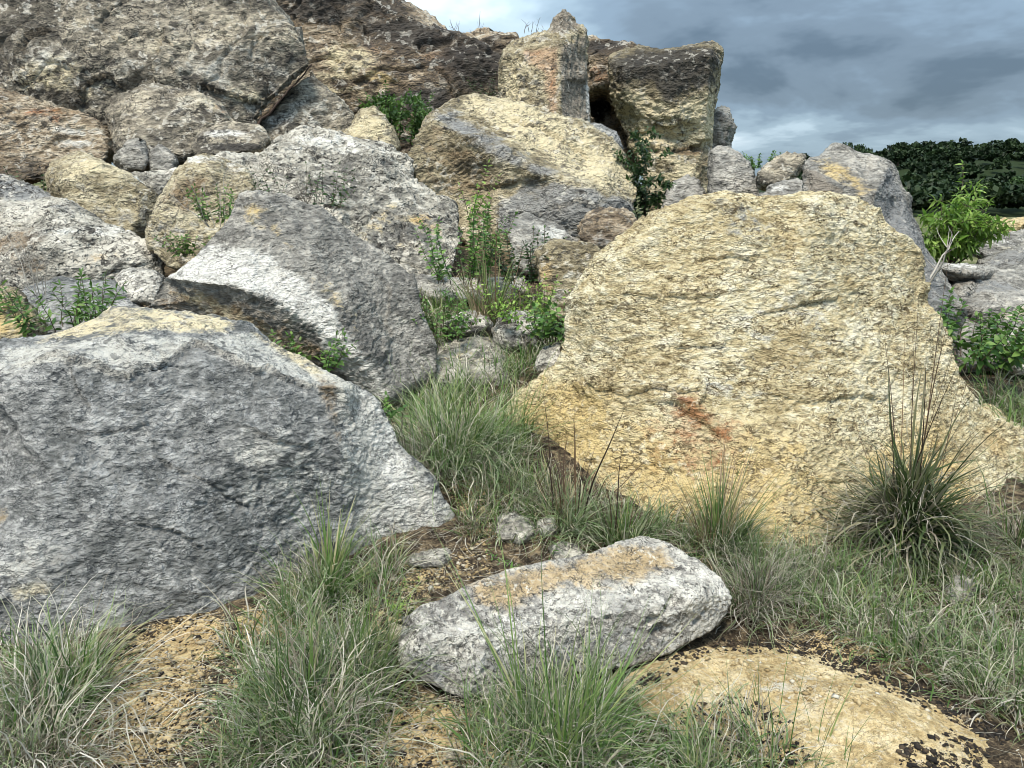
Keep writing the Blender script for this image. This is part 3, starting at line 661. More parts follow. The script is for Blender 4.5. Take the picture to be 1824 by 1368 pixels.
make_rock('rock', 'angular grey rock with a pale flat top below the big angular block', 'rock',
  [(905, 420, 7.6), (912, 395, 7.9), (935, 384, 8.1), (1000, 403, 8.1), (1036, 436, 7.9), (1010, 460, 7.5), (970, 490, 7.3), (915, 480, 7.3)], GREY, inner=[(945, 402, 7.75), (975, 440, 7.5), (1005, 440, 7.6), (930, 440, 7.4)], ridges=[(0, 1), (1, 2)], thick=0.6, seed=22.0, vox=3.2, soft=2, flake=0.8, stains_and_shading=[('white', 985, 415, 50, 20, 0.55), ('brown', 930, 450, 40, 30, 0.4)])
make_rock('rock', 'pinkish brown lumpy rock perched beside the yellow boulder top', 'rock',
  [(1028, 405), (1045, 380), (1062, 371), (1105, 372), (1125, 380), (1137, 398), (1125, 425), (1085, 445), (1035, 445)], BROWN, P=(1080, 410, 7.5, 0, 0.4), rim=0.2, inset=0.2, thick=0.5, seed=23.0, vox=3.2, flake=1.3, stains_and_shading=[('cream', 1090, 380, 50, 20, 0.3), ('rust', 1060, 390, 40, 20, 0.25), ('grey', 1080, 425, 40, 20, 0.4)])
make_rock('rock', 'pale pinkish block tucked behind the left shoulder of the yellow boulder', 'rock',
  [(956, 500), (958, 455), (985, 434), (1045, 436), (1075, 450), (1060, 520), (1030, 580), (985, 585), (962, 550)], TAN, P=(1010, 510, 6.2, 0, 0.3), rim=0.2, inset=0.15, thick=0.5, seed=24.0, vox=3.2, flake=1.1, stains_and_shading=[('orange', 975, 490, 22, 60, 0.5), ('grey', 985, 530, 40, 40, 0.4), ('white', 1020, 480, 40, 30, 0.35)])
make_rock('stone', 'small bare white stone at the dark hollow beside the yellow boulder', 'stone',
  [(946, 662), (958, 640), (975, 625), (1000, 615), (1010, 640), (985, 665)], PALE, P=(975, 645, 4.55, 0, 0.4), rim=0.08, thick=0.25, seed=25.0, vox=3)
make_rock('stone', 'black and white pitted stone in the gully, the left one of two', 'stone',
  [(785, 582), (805, 560), (828, 552), (850, 560), (872, 576), (868, 592), (830, 600), (790, 600)], LICHEN, P=(830, 580, 5.55, 0, 0.5), rim=0.1, thick=0.3, seed=26.0, vox=3.1, flake=1.8, stains_and_shading=[('black', 850, 590, 40, 12, 0.7), ('black', 810, 575, 30, 12, 0.5)])
make_rock('stone', 'black and white pitted stone in the gully, the right one of two', 'stone',
  [(878, 590), (888, 560), (915, 553), (950, 560), (965, 580), (955, 615), (920, 625), (885, 612)], LICHEN, P=(920, 585, 5.5, 0, 0.5), rim=0.1, thick=0.3, seed=27.0, vox=3.1, flake=1.8, stains_and_shading=[('black', 930, 605, 50, 16, 0.6), ('black', 900, 575, 30, 12, 0.5), ('brown', 940, 610, 30, 16, 0.5)])
make_rock('rock', 'squat lichen-mottled rock behind the fine grass mound in the gully', 'rock',
  [(765, 640), (785, 612), (820, 597), (850, 588), (880, 600), (905, 630), (905, 690), (770, 700)], PALE, P=(840, 650, 5.1, 0, 0.6), rim=0.14, thick=0.4, seed=28.0, vox=3.1, flake=1.2, stains_and_shading=[('yellow', 840, 630, 80, 50, 0.35)])
make_rock('stone', 'flat white stone behind the dry grass at the head of the gully', 'stone',
  [(728, 505), (745, 490), (790, 489), (860, 493), (930, 497), (945, 520), (860, 540), (735, 530)], LICHEN, P=(830, 512, 6.6, 0, 0.8), rim=0.1, thick=0.4, seed=29.0, vox=3)
make_rock('boulder', 'grey boulder with yellow-streaked top facet rising behind the yellow boulder', 'boulder',
  [(1424, 300, 7.2), (1440, 284, 7.4), (1470, 276, 7.6), (1505, 266, 7.8), (1545, 275, 7.8), (1582, 294, 7.7), (1592, 315, 7.6), (1612, 350, 7.4), (1642, 430, 7.0), (1648, 460, 6.9), (1668, 500, 6.7), (1703, 553, 6.5), (1700, 640, 6.3), (1560, 640, 6.1), (1440, 400, 6.6)],
  GREY, inner=[(1445, 308, 6.95), (1500, 335, 6.8), (1540, 345, 6.75), (1562, 340, 6.7), (1578, 312, 7.0), (1560, 420, 6.5), (1620, 520, 6.3), (1630, 440, 6.6), (1450, 340, 6.8)],
  ridges=[(0, 1), (1, 2), (2, 3), (3, 4)], thick=1.1, seed=30.0, vox=3.0, soft=2, flake=0.7, tilt=math.radians(40),
  stains_and_shading=[('yellow', [(1440, 284), (1480, 276), (1520, 305), (1560, 338), (1530, 348), (1490, 325)], 0.6, 14), ('taupe', [(1424, 302), (1445, 300), (1500, 335), (1510, 350), (1440, 345)], 0.7, 8), ('grey', [(1582, 292), (1600, 330), (1645, 430), (1705, 555), (1690, 640), (1600, 600), (1550, 400), (1565, 335)], 0.9, 8)])
make_rock('rock', 'grey rock leaning on the foot of the black-topped cliff block', 'rock',
  [(1262, 300), (1268, 268), (1292, 262), (1318, 270), (1338, 286), (1352, 320), (1356, 360), (1270, 365)], GREY, P=(1305, 330, 11.0, 0, 0.5), rim=0.25, inset=0.15, thick=0.8, seed=31.0, vox=3.2, stains_and_shading=[('pale', 1310, 300, 40, 30, 0.3)])
make_rock('rock', 'dark tilted slab between the cliff block and the grey boulder on the skyline', 'rock',
  [(1350, 312), (1362, 290), (1385, 275), (1412, 267), (1436, 268), (1443, 280), (1425, 300), (1400, 330), (1355, 335)], DARK, P=(1395, 300, 10.5, 0, 0.6), rim=0.2, inset=0.15, thick=0.7, seed=32.0, vox=3.2, layer=(1, 1, 2.5), tilt=math.radians(25))
make_rock('rock', 'low pale grey rock just behind the top edge of the yellow boulder', 'rock',
  [(1355, 350), (1368, 325), (1395, 318), (1422, 310), (1440, 322), (1455, 350), (1440, 380), (1360, 380)], GREY, P=(1400, 345, 8.6, 0, 0.6), rim=0.15, thick=0.5, seed=33.0, vox=3.2, flake=0.7, stains_and_shading=[('white', 1385, 335, 30, 14, 0.5)])
make_rock('rock', 'pale grey rock between the dark shrub and the foot of the cliff', 'rock',
  [(1180, 345), (1195, 320), (1222, 312), (1245, 325), (1262, 345), (1255, 380), (1180, 390)], GREY, P=(1220, 350, 11.2, 0, 0.5), rim=0.2, thick=0.6, seed=34.0, vox=3.2, stains_and_shading=[('white', 1210, 335, 40, 20, 0.3)])
make_rock('rock', 'blue-grey slab leaning in the shadowed cave mouth right of the pillar', 'rock',
  [(1046, 250), (1050, 218), (1068, 214), (1095, 232), (1110, 260), (1118, 300), (1060, 300)], BLUE, P=(1080, 260, 12.0, 0, 0.6), rim=0.15, thick=0.5, seed=35.0, vox=3.2, flake=0.7, stains_and_shading=[('pale', 1070, 235, 22, 30, 0.4)])

# cliffs
make_rock('cliff', 'long brown and black stained cliff face along the ridge behind the pile', 'cliff',
  [(300, -80, 16.65), (520, -60, 16.65), (690, 0, 16.40), (742, 26, 16.35), (800, 58, 16.30), (852, 76, 16.25), (890, 60, 16.25), (930, 58, 16.25), (960, 120, 16.05), (950, 260, 15.40), (800, 290, 15.15), (620, 290, 15.15), (380, 300, 15.40)],
  BROWN, inner=[(560, 20, 16.15), (680, 40, 16.05), (760, 80, 15.90), (850, 105, 15.90), (620, 120, 15.55), (740, 140, 15.55), (840, 160, 15.65), (560, 110, 15.65), (650, 190, 15.35), (800, 190, 15.45)], thick=3, seed=36.0, vox=3.8, soft=3, form=1.0, flake=2.0, layer=(1, 1, 1.7), tilt=math.radians(-15), crack=1.0, shrink=0.85,
  stains_and_shading=[('black', 600, 10, 170, 50, 0.66), ('black', 730, 55, 150, 46, 0.7), ('black', 840, 110, 80, 80, 0.8), ('black', 760, 180, 90, 30, 0.75), ('cream', 620, 110, 60, 50, 0.6), ('yellow', 680, 140, 60, 30, 0.42), ('cream', 600, 145, 60, 36, 0.6), ('cream', 660, 165, 40, 20, 0.4), ('pink', 790, 110, 50, 46, 0.5), ('pink', 680, 75, 50, 30, 0.45)])
make_rock('rock_pillar', 'square pinkish and cream rock pillar topped by a pointed cap, on the skyline', 'rock pillar',
  [(890, 140, 13.4), (889, 112, 13.4), (896, 88, 13.5), (910, 72, 13.6), (945, 58, 13.7), (975, 50, 13.7), (984, 30, 13.7), (1003, 13, 13.7), (1020, 26, 13.7), (1029, 45, 13.7), (1040, 44, 13.7), (1048, 62, 13.6), (1048, 110, 13.4), (1045, 150, 13.3), (1052, 195, 13.1), (1057, 260, 12.8), (1040, 300, 12.4), (900, 300, 12.4), (893, 180, 13.0)],
  TAN, inner=[(905, 95, 13.1), (960, 80, 12.85), (1000, 85, 12.6), (1000, 50, 13.1), (1003, 35, 13.3), (900, 140, 13.0), (950, 140, 12.6), (998, 140, 12.3), (997, 200, 12.1), (1000, 260, 12.0), (920, 200, 12.5), (1038, 140, 12.95), (1040, 220, 12.7), (1035, 80, 13.2), (978, 62, 13.0), (1025, 55, 13.2)],
  ridges=[(2, 7), (7, 8), (8, 9), (0, 1), (1, 2)], thick=1.5, seed=37.0, vox=2.4, soft=1, flake=0.9, ledge=0.2, facet=0.35, layer=(2.4, 1, 0.7), form=0.5, shrink=0.85,
  stains_and_shading=[('taupe', [(996, 85), (1045, 55), (1052, 150), (1060, 265), (1003, 270), (996, 150)], 0.75, 10), ('taupe', [(975, 55), (984, 25), (1003, 8), (1022, 25), (1035, 48), (1000, 62)], 0.8, 8), ('pink', [(930, 85), (995, 82), (996, 200), (978, 205), (965, 130), (935, 110)], 0.75, 14), ('cream', 915, 150, 40, 60, 0.6),
          ('rust', 985, 150, 8, 60, 0.45), ('rust', 950, 95, 30, 10, 0.35), ('black', 965, 66, 50, 10, 0.5), ('white', 1048, 190, 6, 60, 0.6)])
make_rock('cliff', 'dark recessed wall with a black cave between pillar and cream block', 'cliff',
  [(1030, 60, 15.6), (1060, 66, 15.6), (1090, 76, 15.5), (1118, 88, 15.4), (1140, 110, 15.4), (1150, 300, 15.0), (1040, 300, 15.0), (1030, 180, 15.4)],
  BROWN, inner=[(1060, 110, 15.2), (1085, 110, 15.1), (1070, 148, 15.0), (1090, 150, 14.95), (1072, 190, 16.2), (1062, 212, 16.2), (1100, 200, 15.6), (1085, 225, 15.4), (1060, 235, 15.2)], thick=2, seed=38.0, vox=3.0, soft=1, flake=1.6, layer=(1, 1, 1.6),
  stains_and_shading=[('black', 1080, 90, 60, 26, 0.7), ('black', 1075, 190, 40, 40, 0.75), ('rust', 1070, 135, 30, 26, 0.4)])  # lower black patch puts the shade of the cave into the colour
make_rock('cliff', 'blocky cliff with black-stained top and cream undercut base against the sky', 'cliff',
  [(1086, 125, 14.6), (1090, 104, 14.7), (1120, 92, 14.8), (1160, 90, 14.8), (1200, 85, 14.9), (1240, 78, 14.9), (1272, 74, 15.0), (1286, 84, 15.0), (1284, 110, 14.9), (1277, 150, 14.8), (1272, 200, 14.7), (1270, 260, 14.6), (1276, 330, 14.3), (1290, 400, 14.0), (1160, 400, 13.8), (1140, 290, 14.1), (1118, 240, 14.5), (1098, 205, 14.7), (1088, 170, 14.7)],
  TAN, inner=[(1110, 120, 14.1), (1180, 115, 14.0), (1265, 100, 14.2), (1110, 165, 14.1), (1180, 170, 13.95), (1262, 165, 14.15), (1150, 210, 14.1), (1200, 200, 14.0), (1258, 220, 14.2), (1160, 240, 14.3), (1200, 255, 14.35), (1250, 265, 14.3), (1190, 285, 13.9), (1240, 300, 14.0), (1230, 330, 13.7), (1268, 100, 14.4)], thick=2.2, seed=39.0, vox=2.4, soft=1, flake=0.9, layer=(1, 1, 1.8), shrink=0.85, form=0.2, facet=0.15, seams=[([(1150, 215), (1185, 218), (1225, 208)], 8), ([(1130, 262), (1190, 270), (1268, 250)], 9)],
  stains_and_shading=[('black', [(1080, 110), (1118, 82), (1272, 66), (1292, 80), (1284, 120), (1262, 160), (1225, 172), (1195, 192), (1165, 165), (1130, 150), (1092, 158)], 0.78, 36), ('cream', [(1088, 160), (1150, 160), (1200, 190), (1262, 160), (1280, 165), (1270, 265), (1150, 272), (1100, 210)], 0.85, 18),
          ('brown', 1225, 268, 50, 12, 0.7), ('brown', 1185, 215, 40, 8, 0.5), ('cream', 1210, 305, 70, 34, 0.6), ('taupe', 1268, 290, 16, 60, 0.6), ('yellow', 1235, 180, 40, 20, 0.4)])
make_rock('rock', 'weathered grey knob stepping out behind the cream cliff block', 'rock',
  [(1255, 200), (1272, 191), (1292, 195), (1297, 212), (1305, 224), (1302, 245), (1298, 270), (1300, 310), (1258, 310)], GREY, P=(1280, 250, 15.8, 0, 0.2), rim=0.25, inset=0.15, thick=1.0, seed=40.0, vox=3.1, flake=1.6, layer=(1.6, 1, 0.9), stains_and_shading=[('black', 1285, 205, 26, 16, 0.5)])

# right edge
make_rock('rock', 'flat-topped rock with a shadowed brown side, right of the grey boulder', 'rock',
  [(1660, 480, 7.9), (1672, 463, 8.3), (1735, 466, 8.5), (1783, 484, 8.3), (1745, 492, 7.9), (1720, 530, 7.4), (1680, 540, 7.4)], GREY, inner=[(1678, 478, 7.7), (1745, 490, 7.6), (1695, 500, 7.95), (1690, 525, 7.7)], ridges=[(0, 1)], thick=0.6, seed=41.0, vox=3.2, soft=1, flake=0.7, stains_and_shading=[('taupe', 1700, 505, 50, 24, 0.6), ('white', 1720, 474, 60, 7, 0.4)])
make_rock('boulder', 'broad smooth grey rock with creamy underside at the right frame edge', 'boulder',
  [(1690, 525), (1720, 500), (1752, 487), (1800, 480), (1860, 470), (1920, 480), (1920, 620), (1800, 600), (1740, 575), (1700, 550)], GREY, P=(1790, 560, 7.2, 0.0, 0.9), rim=0.2, inset=0.15, thick=0.8, seed=42.0, vox=3.2, flake=0.6, stains_and_shading=[('cream', 1790, 560, 60, 22, 0.55), ('grey', 1760, 510, 80, 30, 0.5)])
make_rock('rock', 'sloping grey rock higher up at the right frame edge', 'rock',
  [(1735, 468), (1770, 452), (1800, 440), (1850, 425), (1930, 420), (1930, 520), (1800, 515)], GREY, P=(1820, 480, 8.6, 0.0, 0.9), rim=0.2, inset=0.12, thick=0.8, seed=43.0, vox=3.2, flake=0.6, stains_and_shading=[('grey', 1820, 460, 90, 30, 0.6)])
make_rock('rock', 'grey rock hidden partly by the glossy bush behind the yellow boulder', 'rock',
  [(1695, 560), (1725, 546), (1760, 560), (1800, 580), (1815, 610), (1790, 660), (1700, 660)], GREY, P=(1755, 600, 6.9, 0, 0.7), rim=0.15, thick=0.5, seed=44.0, vox=3.2, flake=0.7)
make_rock('stone', 'black and white crusted stone at the right frame edge by the bush', 'stone',
  [(1788, 620), (1795, 600), (1825, 593), (1870, 600), (1870, 670), (1800, 665)], LICHEN, P=(1830, 640, 6.4, 0, 0.5), rim=0.12, thick=0.3, seed=45.0, vox=3.1, flake=1.6, stains_and_shading=[('black', 1815, 625, 40, 26, 0.4)])
make_rock('rock', 'pale limestone ledge beyond the sapling, nearest the far field', 'rock',
  [(1720, 442), (1745, 428), (1780, 420), (1830, 410), (1900, 405), (1900, 460), (1740, 462)], GREY, P=(1800, 440, 10.5, 0, 1.6), rim=0.15, thick=0.7, seed=46.0, vox=3.2, flake=1.3, stains_and_shading=[('white', 1790, 430, 60, 12, 0.4), ('cream', 1800, 445, 60, 10, 0.4)])
make_rock('rock', 'far cream limestone shelf at the edge of the field by the wood', 'rock',
  [(1735, 405), (1760, 396), (1810, 392), (1900, 388), (1900, 412), (1750, 415)], SANDY, P=(1800, 405, 17, 0, 4), rim=0.3, thick=1.5, seed=47.0, vox=3.2, flake=1.0)

# stones on the soil
for (lab, ol, mat, Y0, sd) in (
  ('knobbly white stone on the soil at the blue-grey boulder corner', [(712, 1000), (735, 982), (765, 975), (798, 980), (805, 998), (790, 1012), (730, 1015)], PALE, 3.25, 48),
  ('pale lichened stone under the twiggy grass left of the yellow boulder foot', [(872, 945), (885, 920), (915, 912), (945, 925), (960, 948), (935, 965), (885, 965)], PALE, 3.6, 49),
  ('small flat white stone beside the pale lichened stone', [(955, 930), (970, 918), (988, 925), (990, 950), (965, 958)], LICHEN, 3.65, 50),
  ('mossy pale stone just above the oblong foreground rock', [(975, 975), (1000, 960), (1030, 968), (1046, 985), (1030, 1005), (985, 1000)], PALE, 3.4, 51),
  ('grey stone half buried in grass right of the big spiky tussock', [(1683, 1050), (1700, 1022), (1735, 1025), (1755, 1045), (1740, 1075), (1690, 1080)], GREY, 3.0, 52),
  ('small tan stone at the left end of the oblong foreground rock', [(690, 1130), (700, 1115), (715, 1118), (718, 1135), (700, 1142)], TAN, 2.75, 53)):
    xs = [p[0] for p in ol]; ys = [p[1] for p in ol]
    make_rock('stone', lab, 'stone', ol, mat, P=(sum(xs) / len(xs), max(ys), ground_at(sum(xs) / len(xs), max(ys) - 6)[1] - 0.06, 0, 0.30), rim=0.05, thick=0.15, seed=float(sd), vox=2.4, flake=1.3)

# ------------------------------------------------------------------ ground
def build_ground():
    nx, ny = 380, 430
    u = np.linspace(-1, 1, nx); xs = np.sinh(u * 6.6) / np.sinh(6.6) * 520
    k = 0.0165
    ys = [0.6]
    while ys[-1] < 700: ys.append(ys[-1] + max(0.012, k * ys[-1] * 0.9))
    ys = np.array(ys); ny = len(ys)
    X, Y = np.meshgrid(xs, ys)
    # keep lines of x finer near: scale x with distance
    X = np.sinh(u * 3.2)[None, :] / np.sinh(3.2) * (3.2 + 1.15 * Y)
    x, y = X.ravel(), Y.ravel()
    z = ground_z(x, y)
    p = np.stack([x, y, z * 0], 1)
    near = np.exp(-y / 9)
    z = z + near * (0.035 * fbm(p / 0.5, 3) + 0.012 * fbm(p / 0.09, 3)) + (1 - near) * 0.10 * fbm(p / 3.0, 3)
    yel = np.zeros(len(x))
    for (px, py, rx, ry, st) in ((300, 1160, .24, .34, .78), (250, 1260, .24, .22, .74), (190, 1340, .24, .2, .66), (760, 1300, .25, .2, .7), (800, 1350, .3, .2, .6), (480, 1110, .2, .2, .7), (750, 1030, .16, .16, .45), (860, 860, .2, .3, .5), (690, 1110, .15, .2, .35), (1150, 1250, .2, .14, .7), (1500, 1160, .5, .15, .45), (880, 1350, .2, .2, .6), (600, 1340, .3, .2, .35)):
        c = ground_at(px, py)
        yel = np.maximum(yel, st * smooth01(1.3 - np.hypot((x - c[0]) / rx, (y - c[1]) / ry)))
    grass = smooth01((y - 7) / 6)
    idx = np.arange(nx * ny).reshape(ny, nx)
    faces = np.stack([idx[:-1, :-1], idx[:-1, 1:], idx[1:, 1:], idx[1:, :-1]], -1).reshape(-1, 4)
    me = mesh_from('ground', np.stack([x, y, z], 1), faces)
    add_attr(me, 'sand', yel); add_attr(me, 'turf', grass); add_attr(me, 'scrub', smooth01((y - 82) / 12))
    smooth_shade(me)
    b = NB('soil')
    v = b.coord()
    big = b.noise(v, 3.0, 4, 0.6); mid = b.noise(v, 22, 4, 0.6, 0.3); fin = b.noise(v, 120, 3, 0.65)
    soil = b.ramp(b.math('ADD', b.math('MULTIPLY', mid, 0.6), b.math('MULTIPLY', fin, 0.4)), [(0.38, (0.014, 0.011, 0.008)), (0.47, (0.045, 0.034, 0.023)), (0.54, (0.11, 0.083, 0.053)), (0.63, (0.30, 0.235, 0.145))])
    sand = b.ramp(b.math('ADD', b.math('MULTIPLY', mid, 0.5), b.math('MULTIPLY', fin, 0.5)), [(0.36, (0.16, 0.11, 0.055)), (0.46, (0.38, 0.27, 0.13)), (0.56, (0.55, 0.42, 0.22)), (0.68, (0.68, 0.56, 0.34))])
    f = b.math('ADD', b.attr('sand'), b.math('MULTIPLY_ADD', mid, 1.4, -0.7))
    f = b.math('ADD', f, b.math('MULTIPLY_ADD', fin, 1.6, -0.8))
    f = b.math('MULTIPLY', b.step(f, 0.38, 0.62), b.step(b.attr('sand'), 0.02, 0.2))
    col = b.mix(f, soil, sand)
    turf = b.ramp(b.math('ADD', b.math('MULTIPLY', b.noise(v, 1.3, 5, 0.65), 0.6), b.math('MULTIPLY', b.noise(v, 0.12, 4, 0.6), 0.4)), [(0.38, (0.045, 0.06, 0.022)), (0.50, (0.10, 0.115, 0.045)), (0.58, (0.22, 0.205, 0.12)), (0.66, (0.42, 0.39, 0.31))])
    col = b.mix(b.attr('turf'), col, turf)
    col = b.mix(b.attr('scrub'), col, (0.022, 0.036, 0.014))
    b.L(col, b.bsdf.inputs['Base Color']); b.bsdf.inputs['Roughness'].default_value = 0.95; b.bsdf.inputs['Specular IOR Level'].default_value = 0.15
    bp = b.n('ShaderNodeBump'); bp.inputs['Strength'].default_value = 0.9; bp.inputs['Distance'].default_value = 0.012
    b.L(b.math('ADD', b.math('MULTIPLY', fin, 0.7), mid), bp.inputs['Height']); b.L(bp.outputs[0], b.bsdf.inputs['Normal'])
    o = link('ground', me, b.m)
    tag(o, 'dark stony soil with sandy yellow patches rising to the rock pile', None, None, 'structure')
    return o
build_ground()

# ------------------------------------------------------------------ plants: helpers
bpy.context.view_layer.update()
DG = bpy.context.evaluated_depsgraph_get()
CAMV = Vector(CAM)
from mathutils.bvhtree import BVHTree
_low = []
for _o in (bpy.data.objects['ground'], next(o for o in C.objects if 'flat sandy' in o.get('label', ''))):
    _me = _o.data; _n = len(_me.vertices)
    _c = np.empty(_n * 3, np.float32); _me.vertices.foreach_get('co', _c); _c = _c.reshape(-1, 3) + np.array(_o.location)
    _l = np.empty(len(_me.loops), np.int32); _me.loops.foreach_get('vertex_index', _l)
    _f = _l.reshape(len(_me.polygons), -1)
    _f = _f[(_c[_f[:, 0], 1] < 12) & (_c[_f[:, 0], 1] > 0)]
    _low.append((BVHTree.FromPolygons(_c.tolist(), _f.tolist()), _o))
def hit(px, py):
    """first of the soil and the flat rock met in that direction"""
    d = Vector(ray(px, py)).normalized(); best = None
    for tree, ob in _low:
        loc, nor, i, dist = tree.ray_cast(CAMV, d)
        if loc is not None and (best is None or dist < best[3]): best = (np.array(loc), np.array(nor) * (1 if nor.z > 0 else -1), ob, dist)
    return best[:3] if best else (ground_at(px, py), np.array((0, 0, 1.0)), None)

def drop(x, y):
    """height of the soil itself under a point"""
    ok, loc, nor, i = GROUND.ray_cast(Vector((x, y, 50)), Vector((0, 0, -1)))
    return loc.z if ok else float(ground_z(x, y))
GROUND = bpy.data.objects['ground']

def blade_set(base, az, tilt, length, width, droop, curl, segs=8, rng=RNG, wiggle=0.0):
    """ribbons: base (n,3); returns verts, quads, t along the blade, random value of the blade"""
    n = len(base)
    s = np.linspace(0, 1, segs + 1)
    theta = tilt[:, None] + droop[:, None] * s[None] ** 1.4
    phi = az[:, None] + curl[:, None] * s[None] ** 2
    if wiggle:
        ph = rng.uniform(0, 6.28, (n, 1)); theta = theta + wiggle * np.sin(s[None] * rng.uniform(5, 11, (n, 1)) + ph); phi = phi + wiggle * 1.5 * np.sin(s[None] * rng.uniform(4, 9, (n, 1)) + ph * 2)
    d = np.stack([np.sin(theta) * np.sin(phi), np.sin(theta) * np.cos(phi), np.cos(theta)], -1)
    step = d * (length / segs)[:, None, None]
    c = np.concatenate([np.zeros((n, 1, 3)), np.cumsum(step[:, :-1], 1)], 1) + base[:, None, :]
    tw = rng.uniform(-0.9, 0.9, (n, 1))
    side = np.stack([np.cos(phi + tw), -np.sin(phi + tw), np.zeros_like(phi)], -1)
    w = width[:, None] * np.clip(1.05 - s[None] ** 2.5, 0.12, 1) * 0.5
    a = c - side * w[..., None]; b = c + side * w[..., None]
    v = np.stack([a, b], 2).reshape(n, -1, 3)
    m = (segs + 1) * 2
    q = np.array([[2 * i, 2 * i + 1, 2 * i + 3, 2 * i + 2] for i in range(segs)])
    f = (q[None] + (np.arange(n) * m)[:, None, None]).reshape(-1, 4)
    t = np.repeat(np.tile(s, (n, 1)), 2, axis=1).ravel()
    r = np.repeat(rng.uniform(0, 1, n), m)
    return v.reshape(-1, 3), f, t, r

def pack(name, sets, mat, parent=None, origin=(0, 0, 0)):
    vs, fs, ts, rs, k = [], [], [], [], 0
    for v, f, t, r in sets:
        vs.append(v); fs.append(f + k); ts.append(t); rs.append(r); k += len(v)
    me = mesh_from(name, np.concatenate(vs) - np.array(origin), np.concatenate(fs))
    add_attr(me, 'along', np.concatenate(ts)); add_attr(me, 'vary', np.concatenate(rs))
    smooth_shade(me)
    return link(name, me, mat, parent)

def leafy(name, stops, tipcol=None, tip=0.0, rough=0.6, transl=0.25):
    """plant tissue: colour differs from blade to blade (or leaf to leaf) and towards the tip"""
    b = NB(name)
    col = b.ramp(b.attr('vary'), stops)
    if tipcol:
        f = b.math('MULTIPLY', b.step(b.attr('along'), 0.45, 1.0), tip)
        col = b.mix(f, col, tipcol)
    info = b.n('ShaderNodeObjectInfo')
    hs = b.n('ShaderNodeHueSaturation'); b.L(col, hs.inputs['Color'])
    b.L(b.math('MULTIPLY_ADD', info.outputs['Random'], 0.5, 0.75), hs.inputs['Value'])
    b.L(hs.outputs[0], b.bsdf.inputs['Base Color'])
    b.bsdf.inputs['Roughness'].default_value = rough; b.bsdf.inputs['Specular IOR Level'].default_value = 0.3
    if transl:
        tr = b.n('ShaderNodeBsdfTranslucent'); b.L(hs.outputs[0], tr.inputs[0])
        mx = b.n('ShaderNodeMixShader'); mx.inputs[0].default_value = transl
        b.L(b.bsdf.outputs[0], mx.inputs[1]); b.L(tr.outputs[0], mx.inputs[2]); b.L(mx.outputs[0], b.out.inputs[0])
    return b.m

STRAW = (0.50, 0.46, 0.37)
M_FINE = leafy('fine_grass', [(0.0, (0.055, 0.115, 0.03)), (0.3, (0.12, 0.20, 0.075)), (0.55, (0.21, 0.29, 0.13)), (0.78, (0.35, 0.38, 0.24)), (1.0, (0.60, 0.56, 0.47))], STRAW, 0.30)
M_GREEN = leafy('green_grass', [(0.0, (0.05, 0.115, 0.022)), (0.5, (0.12, 0.22, 0.05)), (0.85, (0.25, 0.30, 0.11)), (1.0, (0.42, 0.38, 0.24))], STRAW, 0.15)
M_TUSSOCK = leafy('tussock_grass', [(0.0, (0.035, 0.07, 0.018)), (0.45, (0.085, 0.135, 0.038)), (0.75, (0.19, 0.215, 0.09)), (1.0, (0.40, 0.36, 0.24))], STRAW, 0.25)
M_DRY = leafy('dry_grass', [(0.0, (0.09, 0.075, 0.05)), (0.35, (0.23, 0.20, 0.15)), (0.65, (0.40, 0.37, 0.29)), (1.0, (0.64, 0.61, 0.54))], STRAW, 0.3)
M_STALK = leafy('seed_stalk', [(0.0, (0.028, 0.018, 0.014)), (0.5, (0.055, 0.033, 0.022)), (1.0, (0.15, 0.095, 0.055))], None, 0, 0.7, 0.0)
M_TAN_STALK = leafy('tan_stalk', [(0.0, (0.16, 0.12, 0.07)), (0.5, (0.36, 0.28, 0.17)), (1.0, (0.52, 0.43, 0.28))], None, 0, 0.7, 0.0)
M_BARK = leafy('bark', [(0.0, (0.05, 0.04, 0.03)), (1.0, (0.15, 0.12, 0.09))], None, 0, 0.9, 0.0)
M_GREYTWIG = leafy('grey_twig', [(0.0, (0.28, 0.25, 0.21)), (1.0, (0.5, 0.47, 0.42))], None, 0, 0.9, 0.0)

def mound(center, n, r, length, tilt, droop, width, rng, segs=8, curl=0.8, wiggle=0.2, up=0.0, lspread=0.55):
    """blades springing from a disc; outer ones lean outward"""
    m = max(2, n // 28) if n > 60 else n
    ca, cr_ = rng.uniform(0, 2 * math.pi, m), r * np.sqrt(rng.uniform(0, 1, m)); pick = rng.integers(0, m, n)
    bx = cr_[pick] * np.sin(ca[pick]) + rng.normal(0, r * 0.13, n); by = cr_[pick] * np.cos(ca[pick]) + rng.normal(0, r * 0.13, n)
    a = np.arctan2(bx, by); rr = np.minimum(np.hypot(bx, by), r * 1.3)
    lf = rng.uniform(0.6, 1.2, m)[pick]
    base = np.stack([center[0] + rr * np.sin(a), center[1] + rr * np.cos(a), np.full(n, center[2] - 0.015) + up * np.clip(1 - (rr / max(r, 1e-3)) ** 2, 0, 1)], 1)
    L_ = length * lf * rng.uniform(1 - lspread, 1 + lspread * 0.6, n)
    ti = np.clip(rng.normal(0, tilt * 0.5, n) + tilt * (0.25 + 0.75 * rr / max(r, 1e-3)), -1.3, 1.5)
    dr = droop * rng.uniform(0.35, 1.35, n)
    if n > 60:                                   # some blades are broken and lie flat
        flat = rng.uniform(0, 1, n) < 0.14
        ti = np.where(flat, rng.uniform(1.05, 1.5, n), ti); dr = np.where(flat, rng.normal(0.25, 0.3, n), dr)
    return blade_set(base, a + rng.normal(0, 0.85, n), ti, L_, width * rng.uniform(0.5, 1.6, n), dr, rng.normal(0, curl, n), segs, rng, wiggle)

